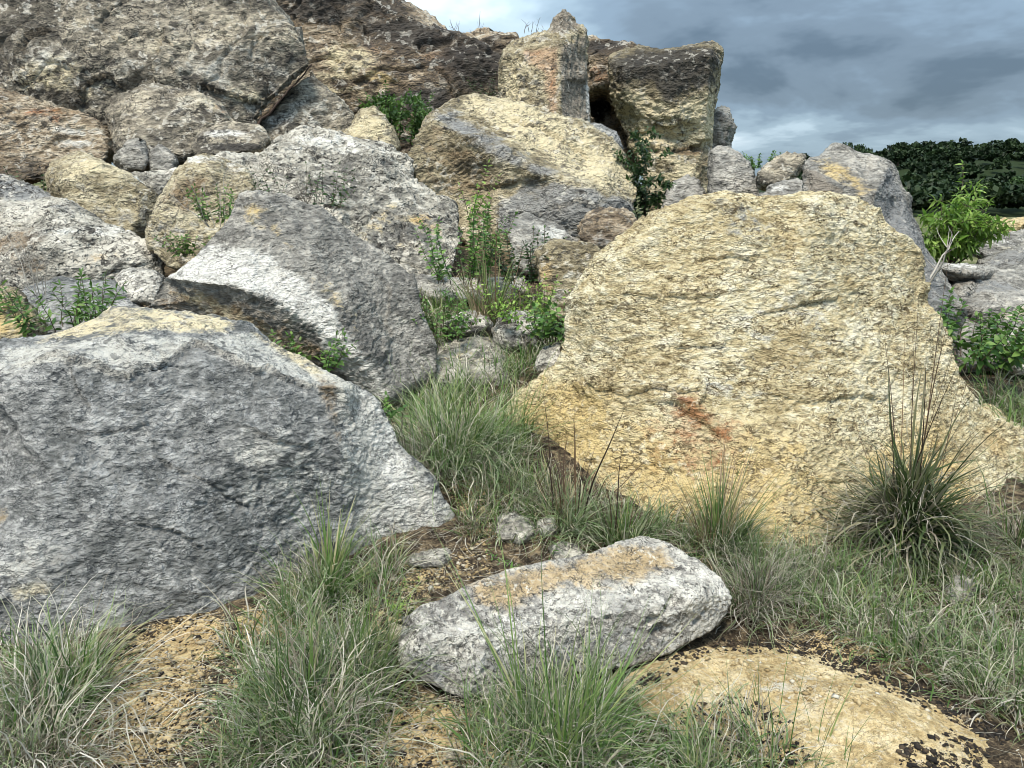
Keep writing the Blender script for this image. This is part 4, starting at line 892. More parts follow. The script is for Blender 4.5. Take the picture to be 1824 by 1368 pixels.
def tuft(label, px, py, sets, name='grass_tuft', on_soil=True, Y=None):
    """sets: list of (part name, material, list of mound kwargs)"""
    c = at(px, py, Y) if Y is not None else ground_at(px, py)
    if on_soil: c = np.array((c[0], c[1], drop(c[0], c[1])))
    rng = np.random.default_rng(int(px * 7 + py))
    root = link(name, None, None, None, c); tag(root, label, 'grass')
    for pname, mat, lst in sets:
        ss = []
        for kw in lst:
            kw = dict(kw); off = kw.pop('off', (0, 0, 0))
            ss.append(mound(c + np.array(off), rng=rng, **kw))
        pack(pname, ss, mat, root, c)
    return root

# ------------------------------------------------------------------ single grass tufts
K = dict
tuft('big spiky tussock with green arching blades and tall dark seed stalks before the yellow boulder', 1612, 985, [
  ('blades', M_TUSSOCK, [K(n=460, r=0.11, length=0.48, tilt=0.8, droop=1.7, width=0.0115, up=0.10, curl=0.5), K(n=110, r=0.09, length=0.66, tilt=0.75, droop=0.35, width=0.009, up=0.18, curl=0.3, wiggle=0.05), K(n=420, r=0.12, length=0.46, tilt=0.95, droop=2.4, width=0.010, up=0.20)]),
  ('dead_skirt', M_DRY, [K(n=230, r=0.13, length=0.42, tilt=1.0, droop=2.2, width=0.009, up=0.14), K(n=300, r=0.10, length=0.3, tilt=0.8, droop=2.4, width=0.004, up=0.22)]),
  ('seed_stalks', M_STALK, [K(n=15, r=0.09, length=1.42, tilt=0.24, droop=0.12, width=0.0046, up=0.12, curl=0.1, wiggle=0.02, lspread=0.35), K(n=7, r=0.05, length=1.0, tilt=0.35, droop=0.75, width=0.004, up=0.15, curl=0.3, wiggle=0.02)])], 'grass_tussock')
tuft('upright dark green broad-bladed tuft at the right foot of the blue-grey boulder', 575, 1045, [
  ('blades', M_GREEN, [K(n=110, r=0.09, length=0.36, tilt=0.5, droop=0.45, width=0.0065, curl=0.3, wiggle=0.04), K(n=160, r=0.10, length=0.22, tilt=0.8, droop=1.2, width=0.005)]),
  ('dry_blades', M_DRY, [K(n=170, r=0.13, length=0.22, tilt=0.9, droop=2.0, width=0.0046)])])
tuft('tuft of fine upright tan-tipped stems against the foot of the yellow boulder', 1275, 985, [
  ('blades', M_FINE, [K(n=420, r=0.11, length=0.30, tilt=0.7, droop=1.2, width=0.0044)]),
  ('stems', M_TAN_STALK, [K(n=110, r=0.08, length=0.50, tilt=0.42, droop=0.22, width=0.0039, curl=0.2, wiggle=0.03)]), ('green_stems', M_GREEN, [K(n=130, r=0.08, length=0.46, tilt=0.45, droop=0.3, width=0.0044, curl=0.2, wiggle=0.03)])])
tuft('scruffy tuft with reddish brown dead stalks left of the yellow boulder foot', 1015, 930, [
  ('blades', M_FINE, [K(n=260, r=0.12, length=0.30, tilt=0.8, droop=1.4, width=0.0044)]),
  ('dead_stalks', M_STALK, [K(n=16, r=0.12, length=0.62, tilt=0.2, droop=0.25, width=0.006, curl=0.5, wiggle=0.05), K(n=44, r=0.13, length=0.40, tilt=0.5, droop=0.6, width=0.0046, curl=0.6, wiggle=0.12)]),
  ('tan_stalks', M_TAN_STALK, [K(n=90, r=0.13, length=0.36, tilt=0.6, droop=0.8, width=0.003, wiggle=0.12)])])
tuft('rounded dense green tuft just above the oblong rock', 1105, 975, [
  ('blades', M_FINE, [K(n=620, r=0.13, length=0.27, tilt=0.95, droop=1.7, width=0.0042)]), ('green_blades', M_GREEN, [K(n=220, r=0.12, length=0.26, tilt=0.85, droop=1.2, width=0.0044)]),
  ('dead_stalks', M_STALK, [K(n=22, r=0.12, length=0.42, tilt=0.3, droop=0.35, width=0.0049, curl=0.4, wiggle=0.06)])])
tuft('large soft mound of fine grass filling the gully between the two great boulders', 800, 800, [
  ('blades', M_FINE, [K(n=620, r=0.28, length=0.44, tilt=0.75, droop=1.6, width=0.0052), K(n=480, r=0.26, length=0.36, tilt=0.8, droop=2.0, width=0.0047, off=(0.02, -0.25, -0.02))]),
  ('green_blades', M_GREEN, [K(n=520, r=0.27, length=0.44, tilt=0.65, droop=1.3, width=0.0055), K(n=160, r=0.2, length=0.5, tilt=0.5, droop=1.0, width=0.004, off=(0.28, 0.15, 0))]),
  ('dry_blades', M_DRY, [K(n=520, r=0.26, length=0.40, tilt=0.95, droop=2.2, width=0.0042, off=(0, -0.25, -0.02))])])
tuft('big grey-green tuft of arching curly blades in the foreground, left of the oblong rock', 545, 1290, [
  ('blades', M_FINE, [K(n=520, r=0.21, length=0.31, tilt=0.6, droop=2.1, width=0.0039), K(n=300, r=0.17, length=0.33, tilt=0.55, droop=1.8, width=0.0039, off=(0.10, 0.22, 0))]),
  ('green_blades', M_GREEN, [K(n=210, r=0.19, length=0.34, tilt=0.5, droop=0.9, width=0.0042), K(n=100, r=0.14, length=0.35, tilt=0.45, droop=0.8, width=0.0042, off=(0.08, 0.25, 0))]),
  ('dry_blades', M_DRY, [K(n=420, r=0.17, length=0.36, tilt=0.95, droop=2.6, width=0.0034)])])
tuft('tall thin green tuft rising in front of the oblong whitish rock', 985, 1330, [
  ('blades', M_FINE, [K(n=620, r=0.17, length=0.34, tilt=0.85, droop=1.6, width=0.0036)]),
  ('green_blades', M_GREEN, [K(n=120, r=0.10, length=0.58, tilt=0.42, droop=0.35, width=0.0039, curl=0.3, wiggle=0.04), K(n=260, r=0.14, length=0.36, tilt=0.6, droop=1.1, width=0.0039)]),
  ('dry_blades', M_DRY, [K(n=260, r=0.18, length=0.30, tilt=0.95, droop=2.2, width=0.0034)])])
tuft('green tuft with long arching dry blades below the blue-grey boulder, left edge', 110, 1235, [
  ('blades', M_FINE, [K(n=420, r=0.13, length=0.30, tilt=0.8, droop=1.7, width=0.0039)]), ('green_blades', M_GREEN, [K(n=240, r=0.09, length=0.30, tilt=0.6, droop=0.8, width=0.0044)]),
  ('dry_blades', M_DRY, [K(n=300, r=0.15, length=0.38, tilt=0.95, droop=2.2, width=0.0034)])])
tuft('reddish dry grass tuft at the right frame edge against the yellow boulder', 1812, 985, [
  ('blades', M_DRY, [K(n=420, r=0.16, length=0.34, tilt=0.9, droop=1.8, width=0.0042)]), ('dead_stalks', M_STALK, [K(n=70, r=0.12, length=0.46, tilt=0.4, droop=0.4, width=0.0042, wiggle=0.08)]), ('green_blades', M_GREEN, [K(n=100, r=0.1, length=0.4, tilt=0.5, droop=0.6, width=0.0042)])])
tuft('tall bunch of yellow-green grass with dry pinkish tops at the head of the gully', 872, 585, [
  ('blades', M_GREEN, [K(n=220, r=0.18, length=0.52, tilt=0.4, droop=0.45, width=0.0075, curl=0.3, wiggle=0.05)]),
  ('dry_tops', M_TAN_STALK, [K(n=80, r=0.17, length=0.72, tilt=0.34, droop=0.5, width=0.0055, wiggle=0.06), K(n=160, r=0.22, length=0.5, tilt=0.6, droop=1.2, width=0.005, wiggle=0.1)]), ('dead_stalks', M_STALK, [K(n=22, r=0.14, length=0.8, tilt=0.25, droop=0.3, width=0.006, wiggle=0.05)])], Y=5.9)
tuft('dry silvery curly tuft in the bottom left corner', 40, 1345, [
  ('blades', M_DRY, [K(n=620, r=0.2, length=0.42, tilt=0.9, droop=2.4, width=0.0034)]), ('green_blades', M_FINE, [K(n=300, r=0.2, length=0.36, tilt=0.8, droop=1.6, width=0.003)])])
tuft('sparse thin stems rising from the flat sandy rock edge at the bottom of the frame', 1400, 1395, [
  ('stems', M_GREEN, [K(n=60, r=0.16, length=0.34, tilt=0.35, droop=0.4, width=0.0029, curl=0.4, wiggle=0.05)]), ('blades', M_DRY, [K(n=160, r=0.18, length=0.26, tilt=0.9, droop=2.0, width=0.0031)])])
tuft('grey dry tuft of fine bent blades beside the right end of the oblong rock', 1345, 1075, [
  ('blades', M_DRY, [K(n=520, r=0.16, length=0.28, tilt=0.95, droop=1.9, width=0.0036)]), ('green_blades', M_FINE, [K(n=360, r=0.14, length=0.34, tilt=0.7, droop=1.2, width=0.003)])])

# ------------------------------------------------------------------ grass nobody could count
def sward(name, label, polys, count, length, mats, rng, width=0.0039, rr=0.08, nb=36, droop=2.0):
    per = {m.name: (m, []) for m, _ in mats}
    for poly, share in polys:
        xs = [p[0] for p in poly]; ys = [p[1] for p in poly]; got = 0; guard = 0
        while got < int(count * share) and guard < 20000:
            guard += 1
            px, py = rng.uniform(min(xs), max(xs)), rng.uniform(min(ys), max(ys))
            if not poly_inside((px, py), poly): continue
            c = ground_at(px, py)
            sz = c[1] / F
            got += 1
            c = np.array((c[0], c[1], drop(c[0], c[1])))
            k = rng.uniform()
            for m, w in mats:
                n = int(nb * w * rng.uniform(0.5, 1.5))
                if n < 2: continue
                per[m.name][1].append(mound(c, n, rr * rng.uniform(0.6, 1.4), length * rng.uniform(0.7, 1.25), 0.85, droop * rng.uniform(0.7, 1.2), max(width, sz * 1.5), rng, 7))
    first = None
    for m, ss in per.values():
        if not ss: continue
        if first is None:
            first = pack(name, ss, m); tag(first, label, 'grass', None, 'stuff')
        else: tag(pack('blades', ss, m, first), None, None, None, 'stuff')
    return first

rg = np.random.default_rng(8)
sward('grass', 'fine curly grey-green grass spread over the foreground soil', [
  ([(1310, 1010), (1480, 1000), (1824, 1000), (2250, 1000), (2350, 1300), (1900, 1320), (1700, 1240), (1560, 1170), (1420, 1120), (1330, 1090)], 0.56),
  ([(-40, 1150), (90, 1190), (130, 1260), (60, 1400), (-60, 1420)], 0.06),
  ([(430, 1150), (520, 1070), (680, 1070), (690, 1230), (660, 1400), (360, 1420), (400, 1280)], 0.15),
  ([(850, 1260), (1100, 1220), (1180, 1320), (1150, 1420), (840, 1420)], 0.10),
  ([(1180, 1310), (1330, 1320), (1420, 1420), (1180, 1420)], 0.05),
  ([(900, 800), (1000, 900), (1180, 945), (1420, 1000), (1560, 1010), (1480, 1050), (1330, 1030), (1150, 960), (1000, 960), (880, 900)], 0.16),
  ([(620, 1000), (700, 990), (690, 1060), (560, 1080), (430, 1090)], 0.05),
  ([(820, 870), (900, 880), (900, 960), (820, 940)], 0.03), ([(870, 750), (915, 775), (985, 880), (930, 920), (850, 870)], 0.07)], 520, 0.22, [(M_FINE, 0.45), (M_DRY, 0.28), (M_GREEN, 0.37)], rg)
sward('grass', 'soft green grass on the flat behind the yellow boulder, right edge', [
  ([(1690, 640), (1800, 620), (2200, 640), (2200, 980), (1900, 900), (1780, 760)], 1.0)], 150, 0.34, [(M_FINE, 0.5), (M_GREEN, 0.4), (M_DRY, 0.1)], rg, rr=0.14, nb=60)
sward('grass', 'rough weedy grass between the stones at the head of the gully', [
  ([(700, 560), (780, 520), (960, 520), (1000, 600), (940, 660), (760, 660)], 0.6), ([(700, 660), (930, 650), (900, 730), (700, 740)], 0.4)], 110, 0.24, [(M_FINE, 0.4), (M_GREEN, 0.4), (M_DRY, 0.2)], rg, rr=0.10, nb=50)

# ------------------------------------------------------------------ leafy plants
def leaf_mesh(name, wid=0.42, bend=0.35, fold=0.25):
    """one leaf, 1 long, pointing along +Y, folded along the midrib and curved down"""
    prof = [(0.0, 0.03), (0.22, 0.8), (0.48, 1.0), (0.76, 0.6), (1.0, 0.02)]
    v, f = [], []
    for y, w in prof:
        z = -bend * y * y
        h = wid * 0.5 * w
        v += [(-h, y, z + fold * h), (0, y, z), (h, y, z + fold * h)]
    for i in range(len(prof) - 1):
        a = i * 3
        f += [(a, a + 1, a + 4, a + 3), (a + 1, a + 2, a + 5, a + 4)]
    return np.array(v), np.array(f)

def tube(points, r0, r1, sides=5):
    """tapered tube through points"""
    P = np.array(points, float); n = len(P)
    d = np.gradient(P, axis=0); d /= np.linalg.norm(d, axis=1)[:, None] + 1e-9
    ref = np.array((0.31, 0.2, 0.93)) if abs(d[0][2]) < 0.9 else np.array((1.0, 0.1, 0))
    u = np.cross(d, ref); u /= np.linalg.norm(u, axis=1)[:, None] + 1e-9
    w = np.cross(d, u)
    rad = np.linspace(r0, r1, n)
    a = np.linspace(0, 2 * math.pi, sides, endpoint=False)
    v = P[:, None] + rad[:, None, None] * (np.cos(a)[None, :, None] * u[:, None] + np.sin(a)[None, :, None] * w[:, None])
    f = []
    for i in range(n - 1):
        for j in range(sides):
            k = (j + 1) % sides
            f.append((i * sides + j, i * sides + k, (i + 1) * sides + k, (i + 1) * sides + j))
    v = v.reshape(-1, 3); f = np.array(f)
    return v, f, np.repeat(np.linspace(0, 1, n), sides), np.full(len(v), RNG.uniform())

def basis(dirv, roll, rng):
    y = dirv / (np.linalg.norm(dirv) + 1e-9)
    x = np.cross(y, (0, 0, 1.0)); nx = np.linalg.norm(x)
    x = x / nx if nx > 1e-3 else np.array((1.0, 0, 0))
    z = np.cross(x, y)
    c, s = math.cos(roll), math.sin(roll)
    return np.stack([x * c + z * s, y, z * c - x * s], 1)

def branch(p, d, length, rng, n=7, bendy=0.25, rise=0.25):
    pts = [np.array(p, float)]; d = np.array(d, float)
    for i in range(n):
        d = d + rng.normal(0, bendy * 0.35, 3) + np.array((0, 0, rise / n)); d /= np.linalg.norm(d)
        pts.append(pts[-1] + d * length / n)
    return pts

M_LEAF_BRIGHT = leafy('bright_leaf', [(0.0, (0.13, 0.25, 0.04)), (0.5, (0.22, 0.39, 0.06)), (1.0, (0.36, 0.50, 0.13))], None, 0, 0.45, 0.35)
M_LEAF_MID = leafy('green_leaf', [(0.0, (0.055, 0.125, 0.03)), (0.5, (0.10, 0.21, 0.045)), (1.0, (0.18, 0.30, 0.075))], None, 0, 0.5, 0.3)
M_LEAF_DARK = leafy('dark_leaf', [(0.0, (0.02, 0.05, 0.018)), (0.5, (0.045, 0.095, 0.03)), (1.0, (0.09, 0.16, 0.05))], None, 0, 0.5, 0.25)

def plant(name, label, cat, base, stems, leaf, mat, rng, single=True, bark=M_BARK, sub=0, leaf_from=0.25, pair=True, gap=0.06, lean_out=0.9, bare=0, stem_r=0.006, leaf_part='leaf'):
    """stems: list of (offset, direction, length); leaf: (length, width ratio, bend)"""
    base = np.array(base, float)
    root = link(name, None, None, None, base); tag(root, label, cat)
    tubes, places = [], []
    def grow(p, d, ln, depth, r):
        pts = branch(p, d, ln, rng, 7, 0.3, 0.3 if depth == 0 else 0.1)
        tubes.append(tube(pts, r, r * 0.35, 4))
        pts = np.array(pts)
        cum = np.concatenate([[0], np.cumsum(np.linalg.norm(np.diff(pts, axis=0), axis=1))])
        if depth < sub:
            for k in range(rng.integers(3, 6)):
                s = rng.uniform(0.25, 0.95) * cum[-1]
                q = np.array([np.interp(s, cum, pts[:, i]) for i in range(3)])
                a = rng.uniform(0, 6.28); dd = np.array((math.cos(a) * 0.9, math.sin(a) * 0.9, rng.uniform(0.1, 0.7)))
                grow(q, dd / np.linalg.norm(dd), ln * rng.uniform(0.3, 0.5), depth + 1, r * 0.5)
        s = leaf_from * cum[-1]; side = rng.uniform(0, 6.28)
        while s < cum[-1]:
            q = np.array([np.interp(s, cum, pts[:, i]) for i in range(3)])
            t = np.array([np.interp(min(s + 0.01, cum[-1]), cum, pts[:, i]) for i in range(3)]) - np.array([np.interp(s - 0.01, cum, pts[:, i]) for i in range(3)])
            t /= np.linalg.norm(t) + 1e-9
            u = np.cross(t, (0.2, 0.1, 1.0)); u /= np.linalg.norm(u) + 1e-9; w = np.cross(t, u)
            for sg in ((0, math.pi) if pair else (0,)):
                o = math.cos(side + sg) * u + math.sin(side + sg) * w
                dirv = o * lean_out + t * 0.45 + np.array((0, 0, rng.uniform(-0.35, 0.15)))
                places.append((q, basis(dirv, rng.normal(0, 0.5), rng), leaf[0] * rng.uniform(0.65, 1.2) * (1.1 - 0.45 * s / cum[-1])))
            side += 1.4 + rng.normal(0, 0.25) if not pair else 1.57 + rng.normal(0, 0.3)
            s += gap * rng.uniform(0.7, 1.3)
        q = pts[-1]; places.append((q, basis(pts[-1] - pts[-2], 0, rng), leaf[0] * 0.6))
    for off, d, ln in stems:
        grow(base + np.array(off), np.array(d) / np.linalg.norm(d), ln, 0, stem_r)
    for k in range(bare):
        a = rng.uniform(0, 6.28)
        tubes.append(tube(branch(base, (math.cos(a) * 0.5, math.sin(a) * 0.5, 1), np.mean([s[2] for s in stems]) * rng.uniform(0.7, 1.1), rng, 8, 0.5, 0.1), stem_r * 0.7, stem_r * 0.2, 4))
    pack('stems', tubes, bark, root, base)
    lv, lf = leaf_mesh('leaf', leaf[1], leaf[2])
    if single:
        big = sorted(range(len(places)), key=lambda i: -places[i][2])
        keep = set(big[:290])
        me = mesh_from('leaf', lv, lf); add_attr(me, 'vary', np.full(len(lv), 0.55)); add_attr(me, 'along', lv[:, 1]); smooth_shade(me); me.materials.append(mat)
        alt = []
        for vv in (0.15, 0.4, 0.75, 1.0):
            m2 = me.copy(); m2.attributes['vary'].data.foreach_set('value', np.full(len(lv), vv, np.float32)); alt.append(m2)
        rest = []
        for i, (q, B, s) in enumerate(places):
            if i in keep:
                o = bpy.data.objects.new('leaf', alt[rng.integers(0, 4)]); C.objects.link(o); o.parent = root
                from mathutils import Matrix
                M3 = Matrix([list(map(float, r)) for r in B]) * float(s)
                o.matrix_local = Matrix.Translation(Vector(q - base)) @ M3.to_4x4()
            else: rest.append((q, B, s))
    else: rest = places
    if rest:
        sets = []
        for q, B, s in rest:
            v = (lv * s) @ B.T + q
            sets.append((v, lf, lv[:, 1], np.full(len(lv), rng.uniform())))
        o = pack('foliage', sets, mat, root, base)
        if len(rest) > 300 or single: o['kind'] = 'stuff'
    return root

def fan(rng, n, h, spread, rad=0.1):
    out = []
    for k in range(n):
        a = rng.uniform(0, 6.28); s = spread * math.sqrt(rng.uniform(0, 1))
        out.append(((rad * math.cos(a), rad * math.sin(a), -0.02), (s * math.cos(a), s * math.sin(a), 1.0), h * rng.uniform(0.65, 1.1)))
    return out

rp = np.random.default_rng(21)
def soil(px, py, Y=None):
    c = at(px, py, Y) if Y else ground_at(px, py)
    return c
plant('sapling', 'bright green leafy sapling standing beyond the grey boulder, before the wood', 'sapling', at(1690, 470, 9.3),
      [((0, 0, 0), (-0.02, 0, 1), 1.22), ((0.02, 0, 0), (-0.55, -0.1, 1), 0.75), ((0.0, 0, 0), (0.7, 0.0, 1), 0.85), ((0, 0, 0), (0.35, -0.4, 1), 0.7), ((0, 0, 0), (-0.3, -0.4, 1), 0.62), ((0, 0, 0), (0.9, -0.1, 0.85), 0.75), ((-.02, 0, 0), (-.8, .1, .9), 0.55), ((0, 0, 0), (0.1, -0.6, 0.9), 0.6), ((-.1, 0, 0), (-.9, -.2, .55), 0.6), ((.1, 0, 0), (1.0, -.2, .5), 0.7), ((0, 0, 0), (.5, -.5, .6), 0.65), ((0, 0, 0), (-.5, -.5, .6), 0.6), ((.05, 0, 0), (.6, .1, .8), .7), ((-.05, 0, 0), (-.6, .1, .8), .6), ((0, 0, 0), (.25, -.3, .9), .8)],
      (0.12, 0.36, 0.5), M_LEAF_BRIGHT, rp, sub=2, gap=0.055, leaf_from=0.22, stem_r=0.011)
plant('bush', 'glossy green bush hugging the right side of the yellow boulder', 'bush', at(1715, 640, 6.0),
      fan(rp, 60, 0.50, 1.3, 0.30), (0.088, 0.55, 0.3), M_LEAF_MID, rp, sub=0, gap=0.034, leaf_from=0.15)
plant('weed', 'leafy weed with narrow pointed leaves at the left edge above the blue-grey boulder', 'weed', at(110, 585, 4.9),
      fan(rp, 30, 0.36, 0.8, 0.24), (0.085, 0.26, 0.3), M_LEAF_MID, rp, gap=0.03, leaf_from=0.15, stem_r=0.004)
plant('shrub', 'green shrub between the brown cliff and the big angular block', 'shrub', at(712, 262, 10.9),
      fan(rp, 14, 0.78, 0.55, 0.2), (0.085, 0.5, 0.3), M_LEAF_MID, rp, single=False, sub=1, gap=0.03, leaf_from=0.1)
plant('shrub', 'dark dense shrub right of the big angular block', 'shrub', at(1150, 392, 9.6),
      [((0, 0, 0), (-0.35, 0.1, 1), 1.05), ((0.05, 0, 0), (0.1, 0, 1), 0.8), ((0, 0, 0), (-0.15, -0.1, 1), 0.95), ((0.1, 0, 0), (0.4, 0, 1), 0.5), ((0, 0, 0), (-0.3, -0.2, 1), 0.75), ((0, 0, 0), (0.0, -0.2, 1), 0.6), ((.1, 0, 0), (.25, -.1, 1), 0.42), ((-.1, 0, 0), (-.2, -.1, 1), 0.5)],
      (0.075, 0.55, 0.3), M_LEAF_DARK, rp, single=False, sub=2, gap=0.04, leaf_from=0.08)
plant('weed', 'tall pale green weed rising from the gully in front of the angular block', 'weed', at(838, 400, 7.2),
      [((0, 0, 0), (0.02, 0, 1), 0.60), ((0.03, 0, 0), (0.28, 0, 1), 0.52), ((0, 0, 0), (-0.35, 0, 0.9), 0.38), ((0.02, 0, 0), (0.1, -0.2, 1), 0.35)], (0.075, 0.42, 0.3), M_LEAF_BRIGHT, rp, gap=0.05, leaf_from=0.2, stem_r=0.004)
plant('weed', 'tangled green vine weed down the left side of the gully', 'weed', at(820, 500, 6.55),
      fan(rp, 22, 0.66, 0.5, 0.2), (0.06, 0.6, 0.3), M_LEAF_MID, rp, single=False, gap=0.032, leaf_from=0.1, bare=10, stem_r=0.004)
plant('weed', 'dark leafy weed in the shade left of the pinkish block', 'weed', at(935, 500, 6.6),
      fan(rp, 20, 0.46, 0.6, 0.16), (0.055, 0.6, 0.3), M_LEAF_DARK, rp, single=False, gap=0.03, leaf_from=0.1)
plant('weed', 'broad-leaved green weed beside the yellow boulder shoulder', 'weed', at(985, 600, 4.85),
      fan(rp, 22, 0.24, 0.9, 0.09), (0.062, 0.72, 0.25), M_LEAF_MID, rp, gap=0.045, leaf_from=0.2, stem_r=0.003)
plant('weed', 'green weed beside the right flank of the peaked grey boulder', 'weed', at(782, 600, 5.3),
      fan(rp, 34, 0.32, 0.9, 0.14), (0.05, 0.6, 0.25), M_LEAF_MID, rp, gap=0.04, leaf_from=0.15, stem_r=0.003)
plant('weed', 'yellow-green weed on the gully bank by the white stones', 'weed', at(925, 565, 5.6),
      fan(rp, 34, 0.32, 0.9, 0.18), (0.045, 0.5, 0.25), M_LEAF_BRIGHT, rp, gap=0.04, leaf_from=0.15, stem_r=0.003)
plant('weed', 'green weed in the cleft between the blue-grey and peaked boulders', 'weed', at(555, 650, 4.35),
      fan(rp, 24, 0.22, 1.0, 0.14), (0.052, 0.5, 0.3), M_LEAF_MID, rp, gap=0.036, leaf_from=0.1, stem_r=0.003)
plant('weed', 'green weed at the cleft left of the peaked boulder, under the brown face', 'weed', at(405, 390, 6.5),
      fan(rp, 24, 0.30, 0.9, 0.18), (0.055, 0.45, 0.3), M_LEAF_MID, rp, gap=0.04, leaf_from=0.1, stem_r=0.003, bare=4)
plant('weed', 'small green weed low on the left flank of the peaked boulder', 'weed', at(338, 452, 6.3),
      fan(rp, 16, 0.22, 0.9, 0.09), (0.05, 0.55, 0.3), M_LEAF_MID, rp, gap=0.036, leaf_from=0.1, stem_r=0.003)
plant('weed', 'dark twiggy weed growing behind the crest of the peaked boulder', 'weed', at(545, 368, 7.3),
      fan(rp, 22, 0.42, 0.9, 0.32), (0.045, 0.5, 0.3), M_LEAF_DARK, rp, single=False, gap=0.05, leaf_from=0.1, bare=14, stem_r=0.003)
plant('weed', 'small weed beside the rounded tan boulder at the left edge', 'weed', at(55, 335, 8.3),
      fan(rp, 8, 0.22, 0.9, 0.16), (0.05, 0.5, 0.3), M_LEAF_DARK, rp, single=False, gap=0.04, leaf_from=0.1)
plant('shrub', 'small green shrub on the skyline beside the dark tilted slab', 'shrub', at(1354, 300, 12.0),
      fan(rp, 20, 0.30, 0.9, 0.16), (0.07, 0.5, 0.3), M_LEAF_MID, rp, single=False, gap=0.03, leaf_from=0.1)
plant('weed', 'little bright weed at the left end of the oblong rock', 'weed', ground_at(725, 1075),
      fan(rp, 8, 0.13, 1.0, 0.05), (0.02, 0.4, 0.25), M_LEAF_BRIGHT, rp, single=False, gap=0.016, leaf_from=0.1, stem_r=0.0015)
plant('weed', 'small ferny weed in the stony soil above the oblong rock', 'weed', ground_at(930, 985),
      fan(rp, 10, 0.15, 1.2, 0.12), (0.022, 0.35, 0.25), M_LEAF_MID, rp, single=False, gap=0.018, leaf_from=0.1, stem_r=0.0015)
plant('weed', 'small leafy sprig at the edge of the blue-grey boulder by the gully grass', 'weed', at(705, 740, 3.75),
      fan(rp, 5, 0.13, 0.8, 0.03), (0.045, 0.6, 0.25), M_LEAF_MID, rp, gap=0.04, leaf_from=0.15, stem_r=0.002)
plant('weed', 'green weed in the crack at the foot of the brown cliff', 'weed', at(866, 172, 14.8),
      fan(rp, 9, 0.42, 0.7, 0.15), (0.09, 0.2, 0.3), M_LEAF_DARK, rp, single=False, gap=0.05, leaf_from=0.1)

# bare twigs
def twigs(label, base, n, h, spread, mat, r, rng, name='bare_shrub', rad=0.1):
    base = np.array(base, float)
    root = link(name, None, None, None, base); tag(root, label, 'shrub')
    ts = []
    for off, d, ln in fan(rng, n, h, spread, rad):
        pts = branch(base + np.array(off), np.array(d) / np.linalg.norm(d), ln, rng, 8, 0.45, 0.05)
        ts.append(tube(pts, r, r * 0.3, 4))
        for k in range(3):
            i = rng.integers(2, 7); a = rng.uniform(0, 6.28)
            ts.append(tube(branch(pts[i], (math.cos(a) * 0.7, math.sin(a) * 0.7, 0.9), ln * 0.35, rng, 5, 0.4, 0.05), r * 0.5, r * 0.2, 3))
    pack('twigs', ts, mat, root, base)
twigs('bare twiggy shrub on the skyline of the brown cliff', at(845, 82, 17.4), 7, 0.62, 0.55, M_BARK, 0.009, rp, rad=0.25)
twigs('tiny bare twigs on the cliff top left of the pillar cap', at(950, 58, 13.8), 6, 0.24, 0.6, M_BARK, 0.005, rp, rad=0.15)
twigs('pale forked dead branch in front of the sapling', at(1648, 505, 6.6), 2, 0.62, 0.6, M_GREYTWIG, 0.011, rp, 'dead_branch', 0.03)
def fallen(label, ends, r, mat):
    p0, p1 = (np.array(x) for x in ends)
    root = link('dead_branch', None, None, None, p0); tag(root, label, 'branch')
    pts = [p0 + (p1 - p0) * t + RNG.normal(0, 0.012, 3) for t in np.linspace(0, 1, 14)]
    ts = [tube(pts, r, r * 0.45, 7)]
    for k in (3, 6, 9):
        ts.append(tube(branch(pts[k], (0.4, -0.3, 0.5), 0.16, RNG, 4, 0.4, 0), r * 0.4, r * 0.15, 4))
    pack('limb', ts, mat, root, p0)
fallen('straight dark dead branch lying in the crack of the great grey rock mass', (at(452, 232, 10.6), at(556, 114, 11.45)), 0.019, M_STALK)
twigs('thin grey dead stems against the brown-faced boulder', at(385, 400, 6.4), 5, 0.5, 0.8, M_GREYTWIG, 0.004, rp, 'dead_weed', 0.06)
twigs('thin bare stems leaning on the long low rock at the left edge', at(75, 520, 5.7), 7, 0.5, 0.7, M_GREYTWIG, 0.0035, rp, 'dead_weed', 0.05)

# ------------------------------------------------------------------ the wood on the far hill
def crown_points(rng, rx, rz, nclump, per):
    out = []
    for k in range(nclump):
        d = rng.normal(size=3); d /= np.linalg.norm(d); d[2] = abs(d[2]) * 0.9 - 0.2
        c = d * np.array((rx, rx, rz)) * rng.uniform(0.55, 0.95)
        cr = rx * rng.uniform(0.26, 0.42)
        q = rng.normal(size=(per, 3)); q /= np.linalg.norm(q, axis=1)[:, None]
        out.append(c + q * cr * rng.uniform(0.55, 1.0, (per, 1)) * np.array((1, 1, 0.8)))
    return np.concatenate(out)

def leaf_faces(pts, size, rng):
    n = len(pts)
    a = rng.normal(size=(n, 3)); a /= np.linalg.norm(a, axis=1)[:, None]
    b = np.cross(a, rng.normal(size=(n, 3))); b /= np.linalg.norm(b, axis=1)[:, None]
    s = size * rng.uniform(0.6, 1.3, (n, 1))
    v = np.stack([pts - a * s, pts + b * s * 0.7, pts + a * s, pts - b * s * 0.7], 1).reshape(-1, 3)
    f = np.arange(n * 4).reshape(n, 4)
    return v, f, np.tile((0, 0.5, 1, 0.5), n), np.repeat(rng.uniform(0, 1, n), 4)

